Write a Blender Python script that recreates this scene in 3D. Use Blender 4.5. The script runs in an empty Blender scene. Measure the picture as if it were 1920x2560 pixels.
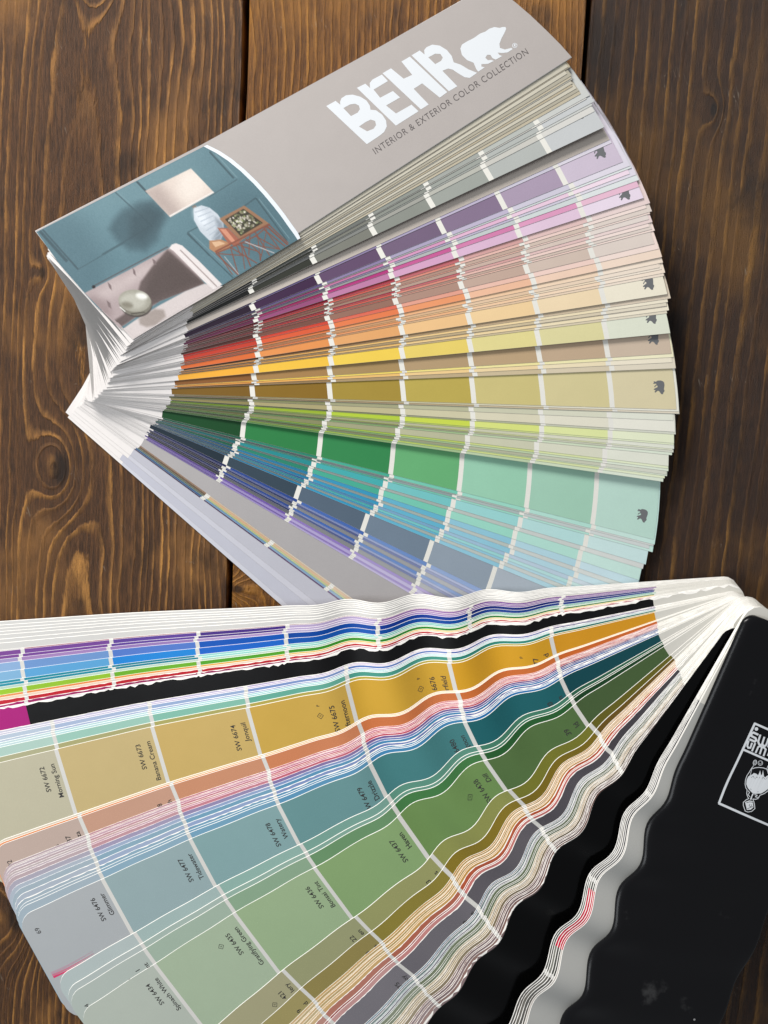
import bpy, bmesh, math, random
from mathutils import Vector
random.seed(7)
R = math.radians
CM = 0.01                       # everything below is written in centimetres
scene = bpy.context.scene
col = scene.collection

# ------------------------------------------------------------------ camera, world, lamps
TILT, DIST, FPX = 6.0, 36.0, 1852.0
cam_d = bpy.data.cameras.new('camera')
cam = bpy.data.objects.new('camera', cam_d); col.objects.link(cam)
CPOS = Vector((0, DIST*math.sin(R(TILT)), DIST*math.cos(R(TILT))))
cam.location = CPOS*CM
cam.rotation_euler = (-R(TILT), 0, 0)
cam_d.sensor_fit = 'VERTICAL'; cam_d.sensor_height = 36.0; cam_d.lens = FPX/2560*36
cam_d.clip_start = 0.01; cam_d.clip_end = 20
scene.camera = cam
scene.render.resolution_x, scene.render.resolution_y = 768, 1024
w = bpy.data.worlds.new('World'); scene.world = w; w.use_nodes = True
bg = w.node_tree.nodes['Background']
bg.inputs[0].default_value = (0.90, 0.94, 1.0, 1); bg.inputs[1].default_value = 0.235

def area(name, loc, aim, sx, sy, power, color):
    d = bpy.data.lights.new(name, 'AREA'); d.shape = 'RECTANGLE'; d.size = sx*CM; d.size_y = sy*CM
    d.energy = power; d.color = color
    o = bpy.data.objects.new(name, d); col.objects.link(o)
    o.location = Vector(loc)*CM
    o.rotation_euler = (Vector(aim)-Vector(loc)).to_track_quat('-Z', 'Y').to_euler()
    return o
area('window_light', (-50, 88, 56), (0, 0, 0), 42, 32, 15.0, (1.0, 0.97, 0.93))
area('side_window_light', (-92, 0, 88), (-5, -5, 0), 45, 80, 6.8, (0.93, 0.97, 1.0))
scene.view_settings.view_transform = 'Standard'; scene.view_settings.look = 'None'
scene.view_settings.exposure = 0.0; scene.view_settings.gamma = 1.0
scene.view_settings.use_curve_mapping = False

# ------------------------------------------------------------------ measuring: photo pixel -> point at height z (cm)
LOOK = Vector((0, -math.sin(R(TILT)), -math.cos(R(TILT))))
UP = Vector((0, math.cos(R(TILT)), -math.sin(R(TILT))))
def P(px, py, z=0.0):
    d = Vector((1, 0, 0))*((px-960)/FPX) + UP*((1280-py)/FPX) + LOOK
    t = (z-CPOS.z)/d.z
    return CPOS + d*t

def lin(c):
    return tuple(((v/255)/12.92 if v/255 <= 0.04045 else ((v/255+0.055)/1.055)**2.4) for v in c)

# ------------------------------------------------------------------ materials
def new_mat(name, rough=0.5, spec=0.5, base=(0.8, 0.8, 0.8)):
    m = bpy.data.materials.new(name); m.use_nodes = True
    b = m.node_tree.nodes['Principled BSDF']
    b.inputs['Roughness'].default_value = rough
    b.inputs['Specular IOR Level'].default_value = spec
    b.inputs['Base Color'].default_value = (*base, 1)
    return m, m.node_tree, b

class NT:
    def __init__(s, nt): s.nt = nt; s.L = nt.links
    def n(s, t, **kw):
        o = s.nt.nodes.new(t)
        for k, v in kw.items(): setattr(o, k, v)
        return o
    def put(s, sock, v):
        if hasattr(v, 'is_linked') or hasattr(v, 'links'): s.L.new(v, sock)
        else: sock.default_value = v
    def m(s, op, a, b=0.0, c=0.0, clamp=False):
        o = s.n('ShaderNodeMath', operation=op, use_clamp=clamp)
        s.put(o.inputs[0], a); s.put(o.inputs[1], b); s.put(o.inputs[2], c)
        return o.outputs[0]
    def xyz(s, x, y, z=0.0):
        o = s.n('ShaderNodeCombineXYZ'); s.put(o.inputs[0], x); s.put(o.inputs[1], y); s.put(o.inputs[2], z)
        return o.outputs[0]
    def noise(s, vec, scale=1.0, detail=2.0, rough=0.5, dist=0.0):
        o = s.n('ShaderNodeTexNoise'); s.put(o.inputs['Vector'], vec)
        o.inputs['Scale'].default_value = scale; o.inputs['Detail'].default_value = detail
        o.inputs['Roughness'].default_value = rough; o.inputs['Distortion'].default_value = dist
        return o.outputs[0]
    def ramp(s, fac, stops):
        o = s.n('ShaderNodeValToRGB'); s.put(o.inputs[0], fac)
        e = o.color_ramp.elements
        while len(e) < len(stops): e.new(0.5)
        for i, (p, c) in enumerate(stops):
            e[i].position = p; e[i].color = (*c, 1) if len(c) == 3 else c
        return o.outputs[0]
    def mix(s, fac, a, b, blend='MIX'):
        o = s.n('ShaderNodeMix', data_type='RGBA', blend_type=blend)
        s.put(o.inputs[0], fac)
        for k, v in ((6, a), (7, b)):
            if isinstance(v, tuple): v = (*v, 1) if len(v) == 3 else v
            s.put(o.inputs[k], v)
        return o.outputs[2]
    def step(s, v, lo, hi):
        o = s.n('ShaderNodeMapRange', interpolation_type='SMOOTHSTEP'); s.put(o.inputs[0], v)
        o.inputs[1].default_value = lo; o.inputs[2].default_value = hi
        return o.outputs[0]

def paper_mat(name, rough, spec, mottling=0.04, bumpy=0.02, scale=1800):
    m, nt, b = new_mat(name, rough, spec); N = NT(nt)
    at = N.n('ShaderNodeAttribute', attribute_name='Col')
    tc = N.n('ShaderNodeTexCoord').outputs['Object']
    n1 = N.noise(tc, 90, 4, 0.6); n2 = N.noise(tc, scale, 2, 0.5)
    f = N.m('ADD', N.m('MULTIPLY', N.m('SUBTRACT', n1, 0.5), mottling*2), N.m('MULTIPLY', N.m('SUBTRACT', n2, 0.5), mottling*2.2))
    f = N.m('ADD', f, 1.0)
    c = N.mix(1.0, at.outputs['Color'], N.xyz(f, f, f), 'MULTIPLY')
    nt.links.new(c, b.inputs['Base Color'])
    bp = N.n('ShaderNodeBump'); bp.inputs['Strength'].default_value = bumpy*4; bp.inputs['Distance'].default_value = 0.0002
    nt.links.new(n2, bp.inputs['Height']); nt.links.new(bp.outputs[0], b.inputs['Normal'])
    nt.links.new(N.m('ADD', rough-0.06, N.m('MULTIPLY', n1, 0.12)), b.inputs['Roughness'])
    return m
MAT_MATTE = paper_mat('matte_card', 0.55, 0.22)
MAT_CHIP = paper_mat('satin_card', 0.40, 0.35, 0.03)
MAT_COVER = paper_mat('coated_cover', 0.45, 0.4, 0.035)
MAT_EDGE = paper_mat('paper_core', 0.7, 0.3, 0.05)

def black_mat(name, rough, speck=True):
    m, nt, b = new_mat(name, rough, 0.5, (0.001, 0.001, 0.0011)); b.inputs['Specular IOR Level'].default_value = 0.22; N = NT(nt)
    tc = N.n('ShaderNodeTexCoord').outputs['Object']
    n1 = N.noise(tc, 45, 5, 0.6); n2 = N.noise(tc, 420, 3, 0.6); n3 = N.noise(tc, 900, 2, 0.5)
    nt.links.new(N.m('ADD', rough-0.05, N.m('MULTIPLY', n1, 0.14)), b.inputs['Roughness'])
    if speck:
        v = N.n('ShaderNodeTexVoronoi'); nt.links.new(tc, v.inputs['Vector']); v.inputs['Scale'].default_value = 75
        rnd = N.n('ShaderNodeSeparateColor'); nt.links.new(v.outputs['Color'], rnd.inputs[0])
        dot = N.m('MULTIPLY', N.m('LESS_THAN', v.outputs['Distance'], 0.045), N.m('GREATER_THAN', rnd.outputs[0], 0.80))
        smear = N.m('MULTIPLY', N.step(n1, 0.66, 0.80), 0.12)
        c = N.mix(N.m('ADD', dot, smear, clamp=True), (0.006, 0.006, 0.007), (0.30, 0.30, 0.30))
        nt.links.new(c, b.inputs['Base Color'])
    bp = N.n('ShaderNodeBump'); bp.inputs['Strength'].default_value = 0.10; bp.inputs['Distance'].default_value = 0.0002
    nt.links.new(N.m('ADD', n2, n3), bp.inputs['Height']); nt.links.new(bp.outputs[0], b.inputs['Normal'])
    return m
MAT_BLACK = black_mat('black_cover_vinyl', 0.24)
MAT_GLOSS = black_mat('black_glossy_page', 0.16, False)
MAT_INK, _, _ = new_mat('dark_ink', 0.5, 0.3, lin((62, 60, 60)))
MAT_WHITE, _, _ = new_mat('white_ink', 0.45, 0.4, (0.76, 0.79, 0.82))
MAT_GREYINK, _, _ = new_mat('grey_ink', 0.5, 0.3, lin((112, 114, 116)))

def wood_mat(name, x0, d0, k, freq, knots, dark, mid, gold, seed, rough, golden=1.0):
    m, nt, b = new_mat(name, rough, 0.45); N = NT(nt)
    sp = N.n('ShaderNodeSeparateXYZ'); nt.links.new(N.n('ShaderNodeTexCoord').outputs['Object'], sp.inputs[0])
    x = N.m('MULTIPLY', sp.outputs[0], 100.0); y = N.m('MULTIPLY', sp.outputs[1], 100.0)
    wob = N.noise(N.xyz(N.m('MULTIPLY', x, 0.10), N.m('MULTIPLY', y, 0.075), seed), 1, 2, 0.5)
    wob2 = N.noise(N.xyz(N.m('MULTIPLY', x, 0.5), N.m('MULTIPLY', y, 0.22), seed+5), 1, 2, 0.5)
    xx = N.m('ADD', x, N.m('MULTIPLY', N.m('SUBTRACT', wob, 0.5), 1.5))
    xx = N.m('ADD', xx, N.m('MULTIPLY', N.m('SUBTRACT', wob2, 0.5), 0.35))
    dd = N.m('ADD', N.m('MULTIPLY', y, k), d0)
    dd = N.m('ADD', dd, N.m('MULTIPLY', N.m('SUBTRACT', wob, 0.5), 2.0))
    dx = N.m('SUBTRACT', xx, x0)
    F = N.m('SQRT', N.m('ADD', N.m('MULTIPLY', dx, dx), N.m('MULTIPLY', dd, dd)))
    kmask = None
    for (kx, ky, A, sx, sy) in knots:
        ex = N.m('DIVIDE', N.m('SUBTRACT', x, kx), sx); ey = N.m('DIVIDE', N.m('SUBTRACT', y, ky), sy)
        q = N.m('ADD', N.m('MULTIPLY', ex, ex), N.m('MULTIPLY', ey, ey))
        g = N.m('POWER', 2.71828, N.m('MULTIPLY', q, -1.0))
        F = N.m('ADD', F, N.m('MULTIPLY', g, A))
        g2 = N.m('POWER', 2.71828, N.m('MULTIPLY', q, -7.0))
        kmask = g2 if kmask is None else N.m('MAXIMUM', kmask, g2)
    vary = N.noise(N.xyz(N.m('MULTIPLY', F, 0.55), 0.0, seed), 1, 2, 0.5)
    ph = N.m('ADD', N.m('MULTIPLY', F, freq), N.m('MULTIPLY', vary, 2.5))
    ph = N.m('ADD', ph, N.m('MULTIPLY', N.noise(N.xyz(N.m('MULTIPLY', x, 7.0), N.m('MULTIPLY', y, 0.9), seed), 1, 4, 0.7), 0.50))
    fr = N.m('FRACT', ph)
    ring = N.m('MULTIPLY', N.step(fr, 0.50, 0.90), N.m('SUBTRACT', 1.0, N.step(fr, 0.90, 1.0)))
    brk = N.noise(N.xyz(N.m('MULTIPLY', x, 2.2), N.m('MULTIPLY', y, 0.35), seed+44), 1, 4, 0.7)
    fibre = N.noise(N.xyz(N.m('MULTIPLY', x, 26.0), N.m('MULTIPLY', y, 1.6), seed), 1, 4, 0.65)
    fine = N.noise(N.xyz(N.m('MULTIPLY', x, 55.0), N.m('MULTIPLY', y, 9.0), seed), 1, 3, 0.7)
    blot = N.noise(N.xyz(N.m('MULTIPLY', x, 0.16), N.m('MULTIPLY', y, 0.10), seed+9), 1, 4, 0.6)
    line = N.noise(N.xyz(N.m('MULTIPLY', F, 1.3), N.m('MULTIPLY', y, 0.10), seed+3), 1, 2, 0.5)
    coarse = N.noise(N.xyz(N.m('MULTIPLY', x, 9.0), N.m('MULTIPLY', y, 0.55), seed+14), 1, 4, 0.65)
    base = N.mix(N.step(N.m('ADD', N.m('MULTIPLY', fibre, 0.55), N.m('MULTIPLY', coarse, 0.45)), 0.36, 0.64), dark, mid)
    base = N.mix(N.m('MULTIPLY', N.m('SUBTRACT', 1.0, fr), 0.30), base, tuple(v*0.55 for v in dark))
    amt = N.m('MULTIPLY', ring, N.m('MULTIPLY', N.m('ADD', 0.15, N.step(line, 0.32, 0.66)), N.m('ADD', 0.35, N.step(blot, 0.32, 0.62))))
    amt = N.m('MULTIPLY', amt, N.m('ADD', 0.35, N.m('MULTIPLY', fine, 1.1)))
    amt = N.m('MULTIPLY', amt, N.m('ADD', 0.25, N.step(brk, 0.36, 0.62)))
    amt = N.m('MULTIPLY', amt, golden*0.72, clamp=True)
    c = N.mix(amt, base, gold)
    spk = N.noise(N.xyz(N.m('MULTIPLY', x, 24.0), N.m('MULTIPLY', y, 15.0), seed+51), 1, 4, 0.75)
    sf = N.m('ADD', 0.45, N.m('MULTIPLY', spk, 1.1))
    c = N.mix(1.0, c, N.xyz(sf, sf, sf), 'MULTIPLY')
    # warm, less stained blotches
    c = N.mix(N.m('MULTIPLY', N.step(blot, 0.50, 0.70), 0.6), c, tuple(0.5*g+0.5*d for g, d in zip(gold, mid)))
    # dark dirt and stain marks
    dk = N.noise(N.xyz(N.m('MULTIPLY', x, 0.35), N.m('MULTIPLY', y, 0.16), seed+20), 1, 5, 0.65)
    c = N.mix(N.m('MULTIPLY', N.step(dk, 0.54, 0.70), 0.70), c, tuple(v*0.4 for v in dark))
    pores = N.noise(N.xyz(N.m('MULTIPLY', x, 18.0), N.m('MULTIPLY', y, 5.0), seed+2), 1, 2, 0.5)
    c = N.mix(N.m('MULTIPLY', N.step(pores, 0.62, 0.75), 0.45), c, tuple(v*0.35 for v in dark))
    # pale fuzz and scratches
    fz = N.noise(N.xyz(N.m('MULTIPLY', x, 14.0), N.m('MULTIPLY', y, 2.3), seed+31), 1, 3, 0.6, 1.0)
    c = N.mix(N.m('MULTIPLY', N.step(fz, 0.68, 0.78), 0.22), c, (0.42, 0.34, 0.25))
    scn = N.noise(N.xyz(N.m('ADD', N.m('MULTIPLY', x, 5.0), N.m('MULTIPLY', y, 1.4)), N.m('MULTIPLY', y, 0.5), seed+61), 1, 1, 0.4)
    scm = N.noise(N.xyz(N.m('MULTIPLY', x, 0.7), N.m('MULTIPLY', y, 0.7), seed+66), 1, 2, 0.5)
    scr = N.m('MULTIPLY', N.m('LESS_THAN', N.m('ABSOLUTE', N.m('SUBTRACT', scn, 0.5)), 0.006), N.step(scm, 0.60, 0.68))
    c = N.mix(N.m('MULTIPLY', scr, 0.35), c, (0.40, 0.34, 0.26))
    if kmask is not None:
        c = N.mix(N.m('MULTIPLY', N.step(kmask, 0.15, 0.8), 0.85), c, tuple(v*0.30 for v in dark))
    nt.links.new(c, b.inputs['Base Color'])
    nt.links.new(N.m('ADD', rough-0.20, N.m('MULTIPLY', N.m('ADD', fine, spk), 0.20)), b.inputs['Roughness'])
    h = N.m('ADD', N.m('MULTIPLY', ring, 0.8), N.m('ADD', N.m('ADD', N.m('MULTIPLY', spk, 0.8), N.m('MULTIPLY', fibre, 0.9)), N.m('MULTIPLY', fine, 0.7)))
    bp = N.n('ShaderNodeBump'); bp.inputs['Strength'].default_value = 0.9; bp.inputs['Distance'].default_value = 0.0007
    nt.links.new(h, bp.inputs['Height']); nt.links.new(bp.outputs[0], b.inputs['Normal'])
    return m

# ------------------------------------------------------------------ object helpers
def thing(name, label, cat, origin, group=None):
    o = bpy.data.objects.new(name, None); col.objects.link(o)
    o.location = Vector(origin)*CM; o['label'] = label; o['category'] = cat
    o.empty_display_size = 0.02
    if group: o['group'] = group
    return o

def mesh_obj(name, verts, faces, mats, parent=None, org=(0, 0, 0), fmat=None, fcol=None, smooth=False, label=None):
    """verts in cm (world); linked as one mesh object, relative to the thing's origin."""
    me = bpy.data.meshes.new(name); O = Vector(org)
    me.from_pydata([tuple((Vector(v)-O)*CM) for v in verts], [], faces)
    for m in mats: me.materials.append(m)
    if fmat: me.polygons.foreach_set('material_index', fmat)
    if fcol:
        ca = me.color_attributes.new('Col', 'FLOAT_COLOR', 'CORNER')
        buf = []
        for p in me.polygons:
            c = fcol[p.index]
            buf.extend([c[0], c[1], c[2], 1.0]*p.loop_total)
        ca.data.foreach_set('color', buf)
    if smooth: me.polygons.foreach_set('use_smooth', [True]*len(me.polygons))
    me.update()
    o = bpy.data.objects.new(name, me); col.objects.link(o)
    if parent: o.parent = parent
    if label: o['label'] = label
    return o

def loops_to_mesh(loops):
    """flat 2-D outlines with holes -> (verts, faces) in 2-D units"""
    cu = bpy.data.curves.new('outline', 'CURVE'); cu.dimensions = '2D'; cu.fill_mode = 'BOTH'
    for lp in loops:
        s = cu.splines.new('POLY'); s.points.add(len(lp)-1); s.use_cyclic_u = True
        for i, p in enumerate(lp): s.points[i].co = (p[0], p[1], 0, 1)
    return curve_data(cu)
def curve_data(cu):
    ob = bpy.data.objects.new('tmp_outline', cu); col.objects.link(ob)
    dg = bpy.context.evaluated_depsgraph_get(); dg.update()
    me = bpy.data.meshes.new_from_object(ob.evaluated_get(dg))
    v = [(p.co.x, p.co.y) for p in me.vertices]; f = [tuple(p.vertices) for p in me.polygons]
    bpy.data.objects.remove(ob); bpy.data.curves.remove(cu); bpy.data.meshes.remove(me)
    return v, f
_tc = {}
def text_mesh(txt, size, align='RIGHT', bold=0.0, spacing=1.0):
    key = (txt, size, align, bold, spacing)
    if key not in _tc:
        cu = bpy.data.curves.new('txt', 'FONT'); cu.body = txt; cu.size = size; cu.align_x = align
        cu.offset = bold; cu.space_character = spacing; cu.resolution_u = 3; cu.fill_mode = 'FRONT'
        _tc[key] = curve_data(cu)
    return _tc[key]

BEAR = [(330,210),(340,185),(370,165),(405,152),(440,140),(455,122),(480,118),(500,122),(510,115),(522,116),(530,130),(522,150),
        (510,165),(503,185),(510,200),(540,205),(555,212),(545,225),(520,222),(515,235),(525,245),(510,252),(485,240),(470,232),
        (455,225),(435,235),(440,250),(470,252),(480,258),(470,265),(445,262),(425,255),(415,265),(425,280),(438,290),(430,300),
        (415,295),(405,308),(395,300),(390,280),(360,270),(345,250),(335,235)]
# the animal in its own level frame (x forward, y up), unit length
_bx, _by = Vector((0.86, -0.51)), Vector((0.51, 0.86))
_lv = [((p[0]-330)*_bx.x+(p[1]-210)*_bx.y, -((p[0]-330)*_by.x+(p[1]-210)*_by.y)) for p in BEAR]
_mx = max(p[0] for p in _lv); _mn = min(p[0] for p in _lv); _my = (max(p[1] for p in _lv)+min(p[1] for p in _lv))/2
BEAR_U = [((p[0]-(_mx+_mn)/2)/(_mx-_mn), (p[1]-_my)/(_mx-_mn)) for p in _lv]
BEAR_U_MESH = loops_to_mesh([BEAR_U])

# ------------------------------------------------------------------ the wooden table
table = thing('wooden_table', 'rustic stained plank table top under both colour fan decks', 'table', (0, 0, 0))
def plank(px0, px1, mat, zt=0.0, y0=-45, y1=45):
    """edges given at the photo's row 1280 (table height), long axis along the boards"""
    a = P(px0, 1280, 0).x; b = P(px1, 1280, 0).x
    hw = (b-a)/2; n = 60
    rnd = random.Random(px0)
    verts = []; faces = []
    prof = [(-hw, -2.2), (-hw, -0.18), (-hw+0.05, -0.05), (-hw+0.16, 0), (hw-0.16, 0), (hw-0.05, -0.05), (hw, -0.18), (hw, -2.2)]
    jl = jr = 0
    for i in range(n+1):
        y = y0+(y1-y0)*i/n
        jl = jl*0.6+rnd.uniform(-.03, .03); jr = jr*0.6+rnd.uniform(-.03, .03)
        for (x, z) in prof: verts.append((x+(jl if x < 0 else jr), y, z+zt))
    k = len(prof)
    for i in range(n):
        for j in range(k):
            faces.append((i*k+j, i*k+(j+1) % k, (i+1)*k+(j+1) % k, (i+1)*k+j))
    faces.append(tuple(range(k-1, -1, -1))); faces.append(tuple(n*k+j for j in range(k)))
    o = mesh_obj('plank', verts, faces, [mat], table)
    bm = bmesh.new(); bm.from_mesh(o.data); bmesh.ops.recalc_face_normals(bm, faces=bm.faces); bm.to_mesh(o.data); bm.free()
    o.location = ((a+b)/2*CM, 0, 0); o.rotation_euler = (0, 0, -R(2.9))
    return o
W_L = wood_mat('stained_pine_left', 3.4, 1.5, 0.055, 2.9, [(2.4, 2.2, 1.9, 1.3, 2.4), (1.5, 11.4, 0.5, 0.5, 0.8), (3.9, 24.6, -1.2, 1.0, 1.4), (0.3, -21.0, 1.6, 1.5, 2.5)],
               lin((58, 36, 19)), lin((116, 77, 43)), lin((206, 146, 74)), 3.0, 0.46)
W_M = wood_mat('stained_pine_middle', -14.0, 6.0, 0.03, 3.3, [(-7.4, -4.2, 1.0, 1.0, 0.6), (5.0, -30, 2, 2, 2)],
               lin((82, 47, 17)), lin((148, 97, 38)), lin((202, 140, 58)), 11.0, 0.5, 0.7)
W_R = wood_mat('stained_pine_right', 3.5, 4.0, 0.04, 2.0, [(-4.4, 18.4, 0.8, 0.5, 0.9), (-0.2, 10.5, 1.0, 0.6, 0.8)],
               lin((40, 22, 10)), lin((76, 46, 20)), lin((158, 112, 48)), 23.0, 0.48, 0.75)
plank(-520, 572, W_L); plank(585, 1374, W_M); plank(1386, 2450, W_R)
W_U, _, _ = new_mat('dark_underframe', 0.8, 0.2, (0.012, 0.009, 0.007))
mesh_obj('underframe', [(x, y, z) for z in (-3.2, -2.25) for x, y in ((-28, -45), (28, -45), (28, 45), (-28, 45))],
         [(0, 3, 2, 1), (4, 5, 6, 7), (0, 1, 5, 4), (1, 2, 6, 5), (2, 3, 7, 6), (3, 0, 4, 7)], [W_U], table)

# ------------------------------------------------------------------ FAN DECK 1 (upper)
def K(*a): return [lin(c) for c in a]
DIV_COL = lin((232, 230, 222)); PAPER = lin((232, 227, 224)); SHADED_CORE = lin((206, 201, 196))  # cut edges: white paper greyed, their shade is put into the colour
FR = [0.160, 0.3135, 0.459, 0.598, 0.736, 0.8725]
GREYS = K((30,33,33),(58,62,58),(112,116,110),(140,145,138),(162,166,160),(182,186,180),(200,202,198))
G2 = K((42,44,48),(88,90,90),(130,132,128),(160,160,152),(182,182,172),(200,198,190),(214,212,206))
BLKC = K((20,22,21),(50,52,45),(122,123,114),(138,142,134),(156,161,154),(178,182,178),(197,200,201))
PURP = K((38,22,44),(62,36,70),(98,74,106),(116,96,124),(134,114,142),(170,152,176),(204,190,208))
LAV = K((60,44,90),(96,80,130),(140,125,165),(170,160,190),(190,180,205),(205,200,216),(222,216,228))
PGREY = K((70,70,80),(110,110,115),(150,150,152),(176,180,180),(192,200,200),(206,214,214),(220,226,226))
PINKV = K((96,24,62),(136,46,100),(195,115,160),(215,150,190),(226,180,208),(232,200,220),(240,218,232))
MAG = K((104,22,58),(148,32,90),(180,50,124),(200,88,150),(212,124,172),(222,152,190),(232,186,208))
PLT = K((98,40,72),(150,74,120),(190,122,165),(212,160,195),(218,180,208),(224,196,218),(232,216,232))
REDS = [K((104,14,34),(146,26,48),(176,58,72),(194,100,106),(212,160,156),(224,190,186),(232,210,206)),
        K((140,20,28),(192,44,42),(212,88,74),(220,136,118),(230,184,172),(236,206,196),(240,220,212)),
        K((78,42,36),(120,76,64),(150,108,92),(174,138,122),(194,166,150),(208,188,174),(222,208,198)),
        K((168,32,24),(208,62,40),(222,102,78),(228,158,136),(234,188,170),(238,206,194),(242,220,210)),
        K((96,62,50),(134,96,78),(162,126,108),(182,152,136),(200,174,160),(214,196,184),(226,214,206))]
ORG = K((196,56,34),(222,88,44),(230,120,66),(236,150,98),(238,186,152),(240,206,182),(242,218,198))
ORGS = [K((212,86,34),(228,124,60),(234,152,92),(238,178,126),(240,200,160),(242,214,184),(244,226,206)),
        K((140,80,40),(176,118,70),(200,150,104),(216,176,134),(226,194,160),(232,208,182),(238,222,204)),
        K((222,106,36),(234,146,72),(238,170,100),(240,192,134),(242,208,164),(242,220,190),(244,230,212))]
PEACH = K((220,104,38),(230,144,70),(228,164,98),(238,192,132),(240,206,152),(240,216,176),(240,232,210))
BRNS = [K((92,60,30),(130,92,54),(156,120,80),(178,148,108),(196,170,134),(210,190,160),(222,206,184)),
        K((228,150,44),(236,172,72),(236,188,104),(238,202,136),(238,212,160),(238,222,184),(240,230,206)),
        K((120,88,50),(150,120,78),(172,146,104),(190,168,128),(204,186,150),(216,202,174),(226,216,194))]
YEL = K((242,172,28),(242,192,40),(240,204,62),(232,206,94),(226,214,140),(222,214,156),(224,228,208))
TAN = K((138,88,38),(166,126,72),(168,138,88),(180,152,112),(188,160,122),(194,168,138),(206,186,164))
YL2 = K((246,184,36),(246,206,60),(242,214,90),(240,222,126),(240,228,156),(240,232,176),(244,238,200))
MUS = K((124,90,18),(138,104,20),(166,140,46),(188,168,72),(206,192,122),(214,202,148),(220,208,168))
GRN = [K((88,120,30),(130,162,40),(160,190,56),(184,204,90),(204,216,132),(216,226,164),(228,236,200)),
       K((96,98,60),(134,136,92),(162,162,124),(184,184,150),(202,202,174),(216,216,194),(228,230,214)),
       K((120,150,30),(168,192,40),(192,210,64),(208,220,110),(220,228,150),(228,234,180),(236,240,208)),
       K((60,66,38),(94,98,62),(126,128,92),(154,156,124),(178,180,152),(198,200,178),(214,216,200)),
       K((52,104,40),(90,140,66),(128,168,102),(160,190,136),(186,206,166),(206,220,190),(222,232,212)),
       K((140,130,80),(170,160,112),(190,182,138),(206,200,164),(218,212,184),(228,224,204),(236,234,220))]
LIME = K((104,134,20),(150,176,24),(178,204,36),(200,216,60),(216,226,120),(224,232,160),(232,238,204))
GREEN = K((12,72,32),(36,128,66),(44,136,76),(98,176,114),(150,206,176),(160,206,182),(186,220,206))
TEALS = [K((18,92,70),(28,132,108),(60,172,146),(110,200,176),(150,216,196),(176,224,210),(200,232,222)),
         K((62,78,74),(98,116,112),(134,150,146),(160,174,168),(184,194,188),(202,208,204),(216,220,216)),
         K((14,100,104),(20,140,144),(56,172,174),(110,196,196),(150,212,210),(180,222,220),(202,230,228)),
         K((40,56,60),(74,94,98),(110,130,132),(142,160,160),(170,184,182),(192,202,200),(210,216,214)),
         K((18,84,120),(20,122,164),(42,150,190),(92,178,206),(140,198,218),(176,214,226),(200,226,234)),
         K((28,66,104),(40,100,150),(70,134,178),(116,166,200),(156,190,214),(186,206,222),(206,218,228))]
SLATE = K((30,46,58),(52,70,84),(84,102,120),(112,130,148),(144,158,172),(172,182,192),(200,206,212))
BLUES = [K((26,38,86),(40,72,146),(66,104,178),(106,140,198),(146,170,212),(180,194,222),(204,212,230)),
         K((58,66,120),(90,104,164),(126,140,190),(156,168,206),(182,190,218),(202,208,226),(218,222,234)),
         K((24,24,56),(44,56,100),(80,92,140),(120,130,172),(156,164,196),(186,192,212),(208,212,224)),
         K((60,62,70),(98,100,106),(130,132,136),(156,158,160),(180,182,184),(200,202,202),(216,216,216))]
PRPS = [K((84,58,140),(112,84,172),(142,118,192),(166,148,206),(188,174,218),(206,196,226),(220,214,232)),
        K((120,100,168),(156,138,198),(176,162,210),(192,182,218),(206,200,226),(218,214,232),(228,224,236))]
RAIN = [K((150,116,86),(206,186,160),(214,198,176),(222,208,190),(226,214,198),(230,222,208),(234,228,218)),
        K((110,90,70),(210,170,130),(214,180,144),(220,190,160),(226,202,176),(230,212,192),(234,222,206)),
        K((90,110,90),(180,190,120),(190,200,140),(200,208,160),(210,216,176),(220,224,194),(228,230,208)),
        K((70,130,150),(120,186,180),(140,198,190),(160,206,200),(180,216,210),(198,224,220),(214,230,228)),
        K((60,100,140),(110,150,180),(130,164,190),(150,178,200),(172,192,210),(190,204,218),(208,216,226)),
        K((60,40,80),(80,56,96),(100,76,116),(124,100,138),(150,128,160),(176,158,184),(200,188,206))]
PLAINA = [K((196,190,172)), K((184,172,146)), K((202,196,178)), K((176,170,152)), K((190,180,156)), K((184,182,170))]

# (kind, count, (I from), (I to), (O from), (O to), colour sets)   -- bear: True puts the printed animal at the end
D1 = []
def mute(cols, f):                   # fan 1 inks are a little duller than first measured
    out = []
    for c in cols:
        l = 0.3*c[0]+0.6*c[1]+0.1*c[2]; out.append(tuple(v*(1-f)+l*f for v in c))
    return out
_mm = {}
def M1(I, O, cols, bear=False, gin=0.0, gout=0.0, name=None):
    key = id(cols)
    if key not in _mm: _mm[key] = (cols, mute(cols, 0.07))
    cols_m = _mm[key][1]
    D1.append(dict(I=I, O=O, cols=cols_m, src=cols, bear=bear, gi=gin, go=gout, name=name)); return
def _old(I, O, cols, bear, gin, gout, name): D1.append(dict(I=I, O=O, cols=cols, bear=bear, gi=gin, go=gout, name=name))
def C1(n, I0, I1, O0, O1, sets, order=None):
    r = random.Random(int(O0[0]+O0[1]))
    ts = sorted(r.uniform(0.0, 1.0)*0.5+0.5*(k+0.5)/n for k in range(n))
    ts = [(k+0.5+r.uniform(-.42, .42))/n for k in range(n)]
    for k, t in enumerate(ts):
        t = min(max(t, 0.01), 0.99)
        s = sets[k % len(sets)] if order is None else sets[order[k]]
        M1((I0[0]+(I1[0]-I0[0])*t, I0[1]+(I1[1]-I0[1])*t), (O0[0]+(O1[0]-O0[0])*t, O0[1]+(O1[1]-O0[1])*t), s)
C1(11, (484, 757), (477, 788), (1432, 152), (1462, 230), PLAINA)
C1(5, (477, 789), (475, 800), (1464, 233), (1496, 278), [GREYS, G2, BLKC])
M1((475, 806), (1519, 313), BLKC, True, 0.02, 0.30)
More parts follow.
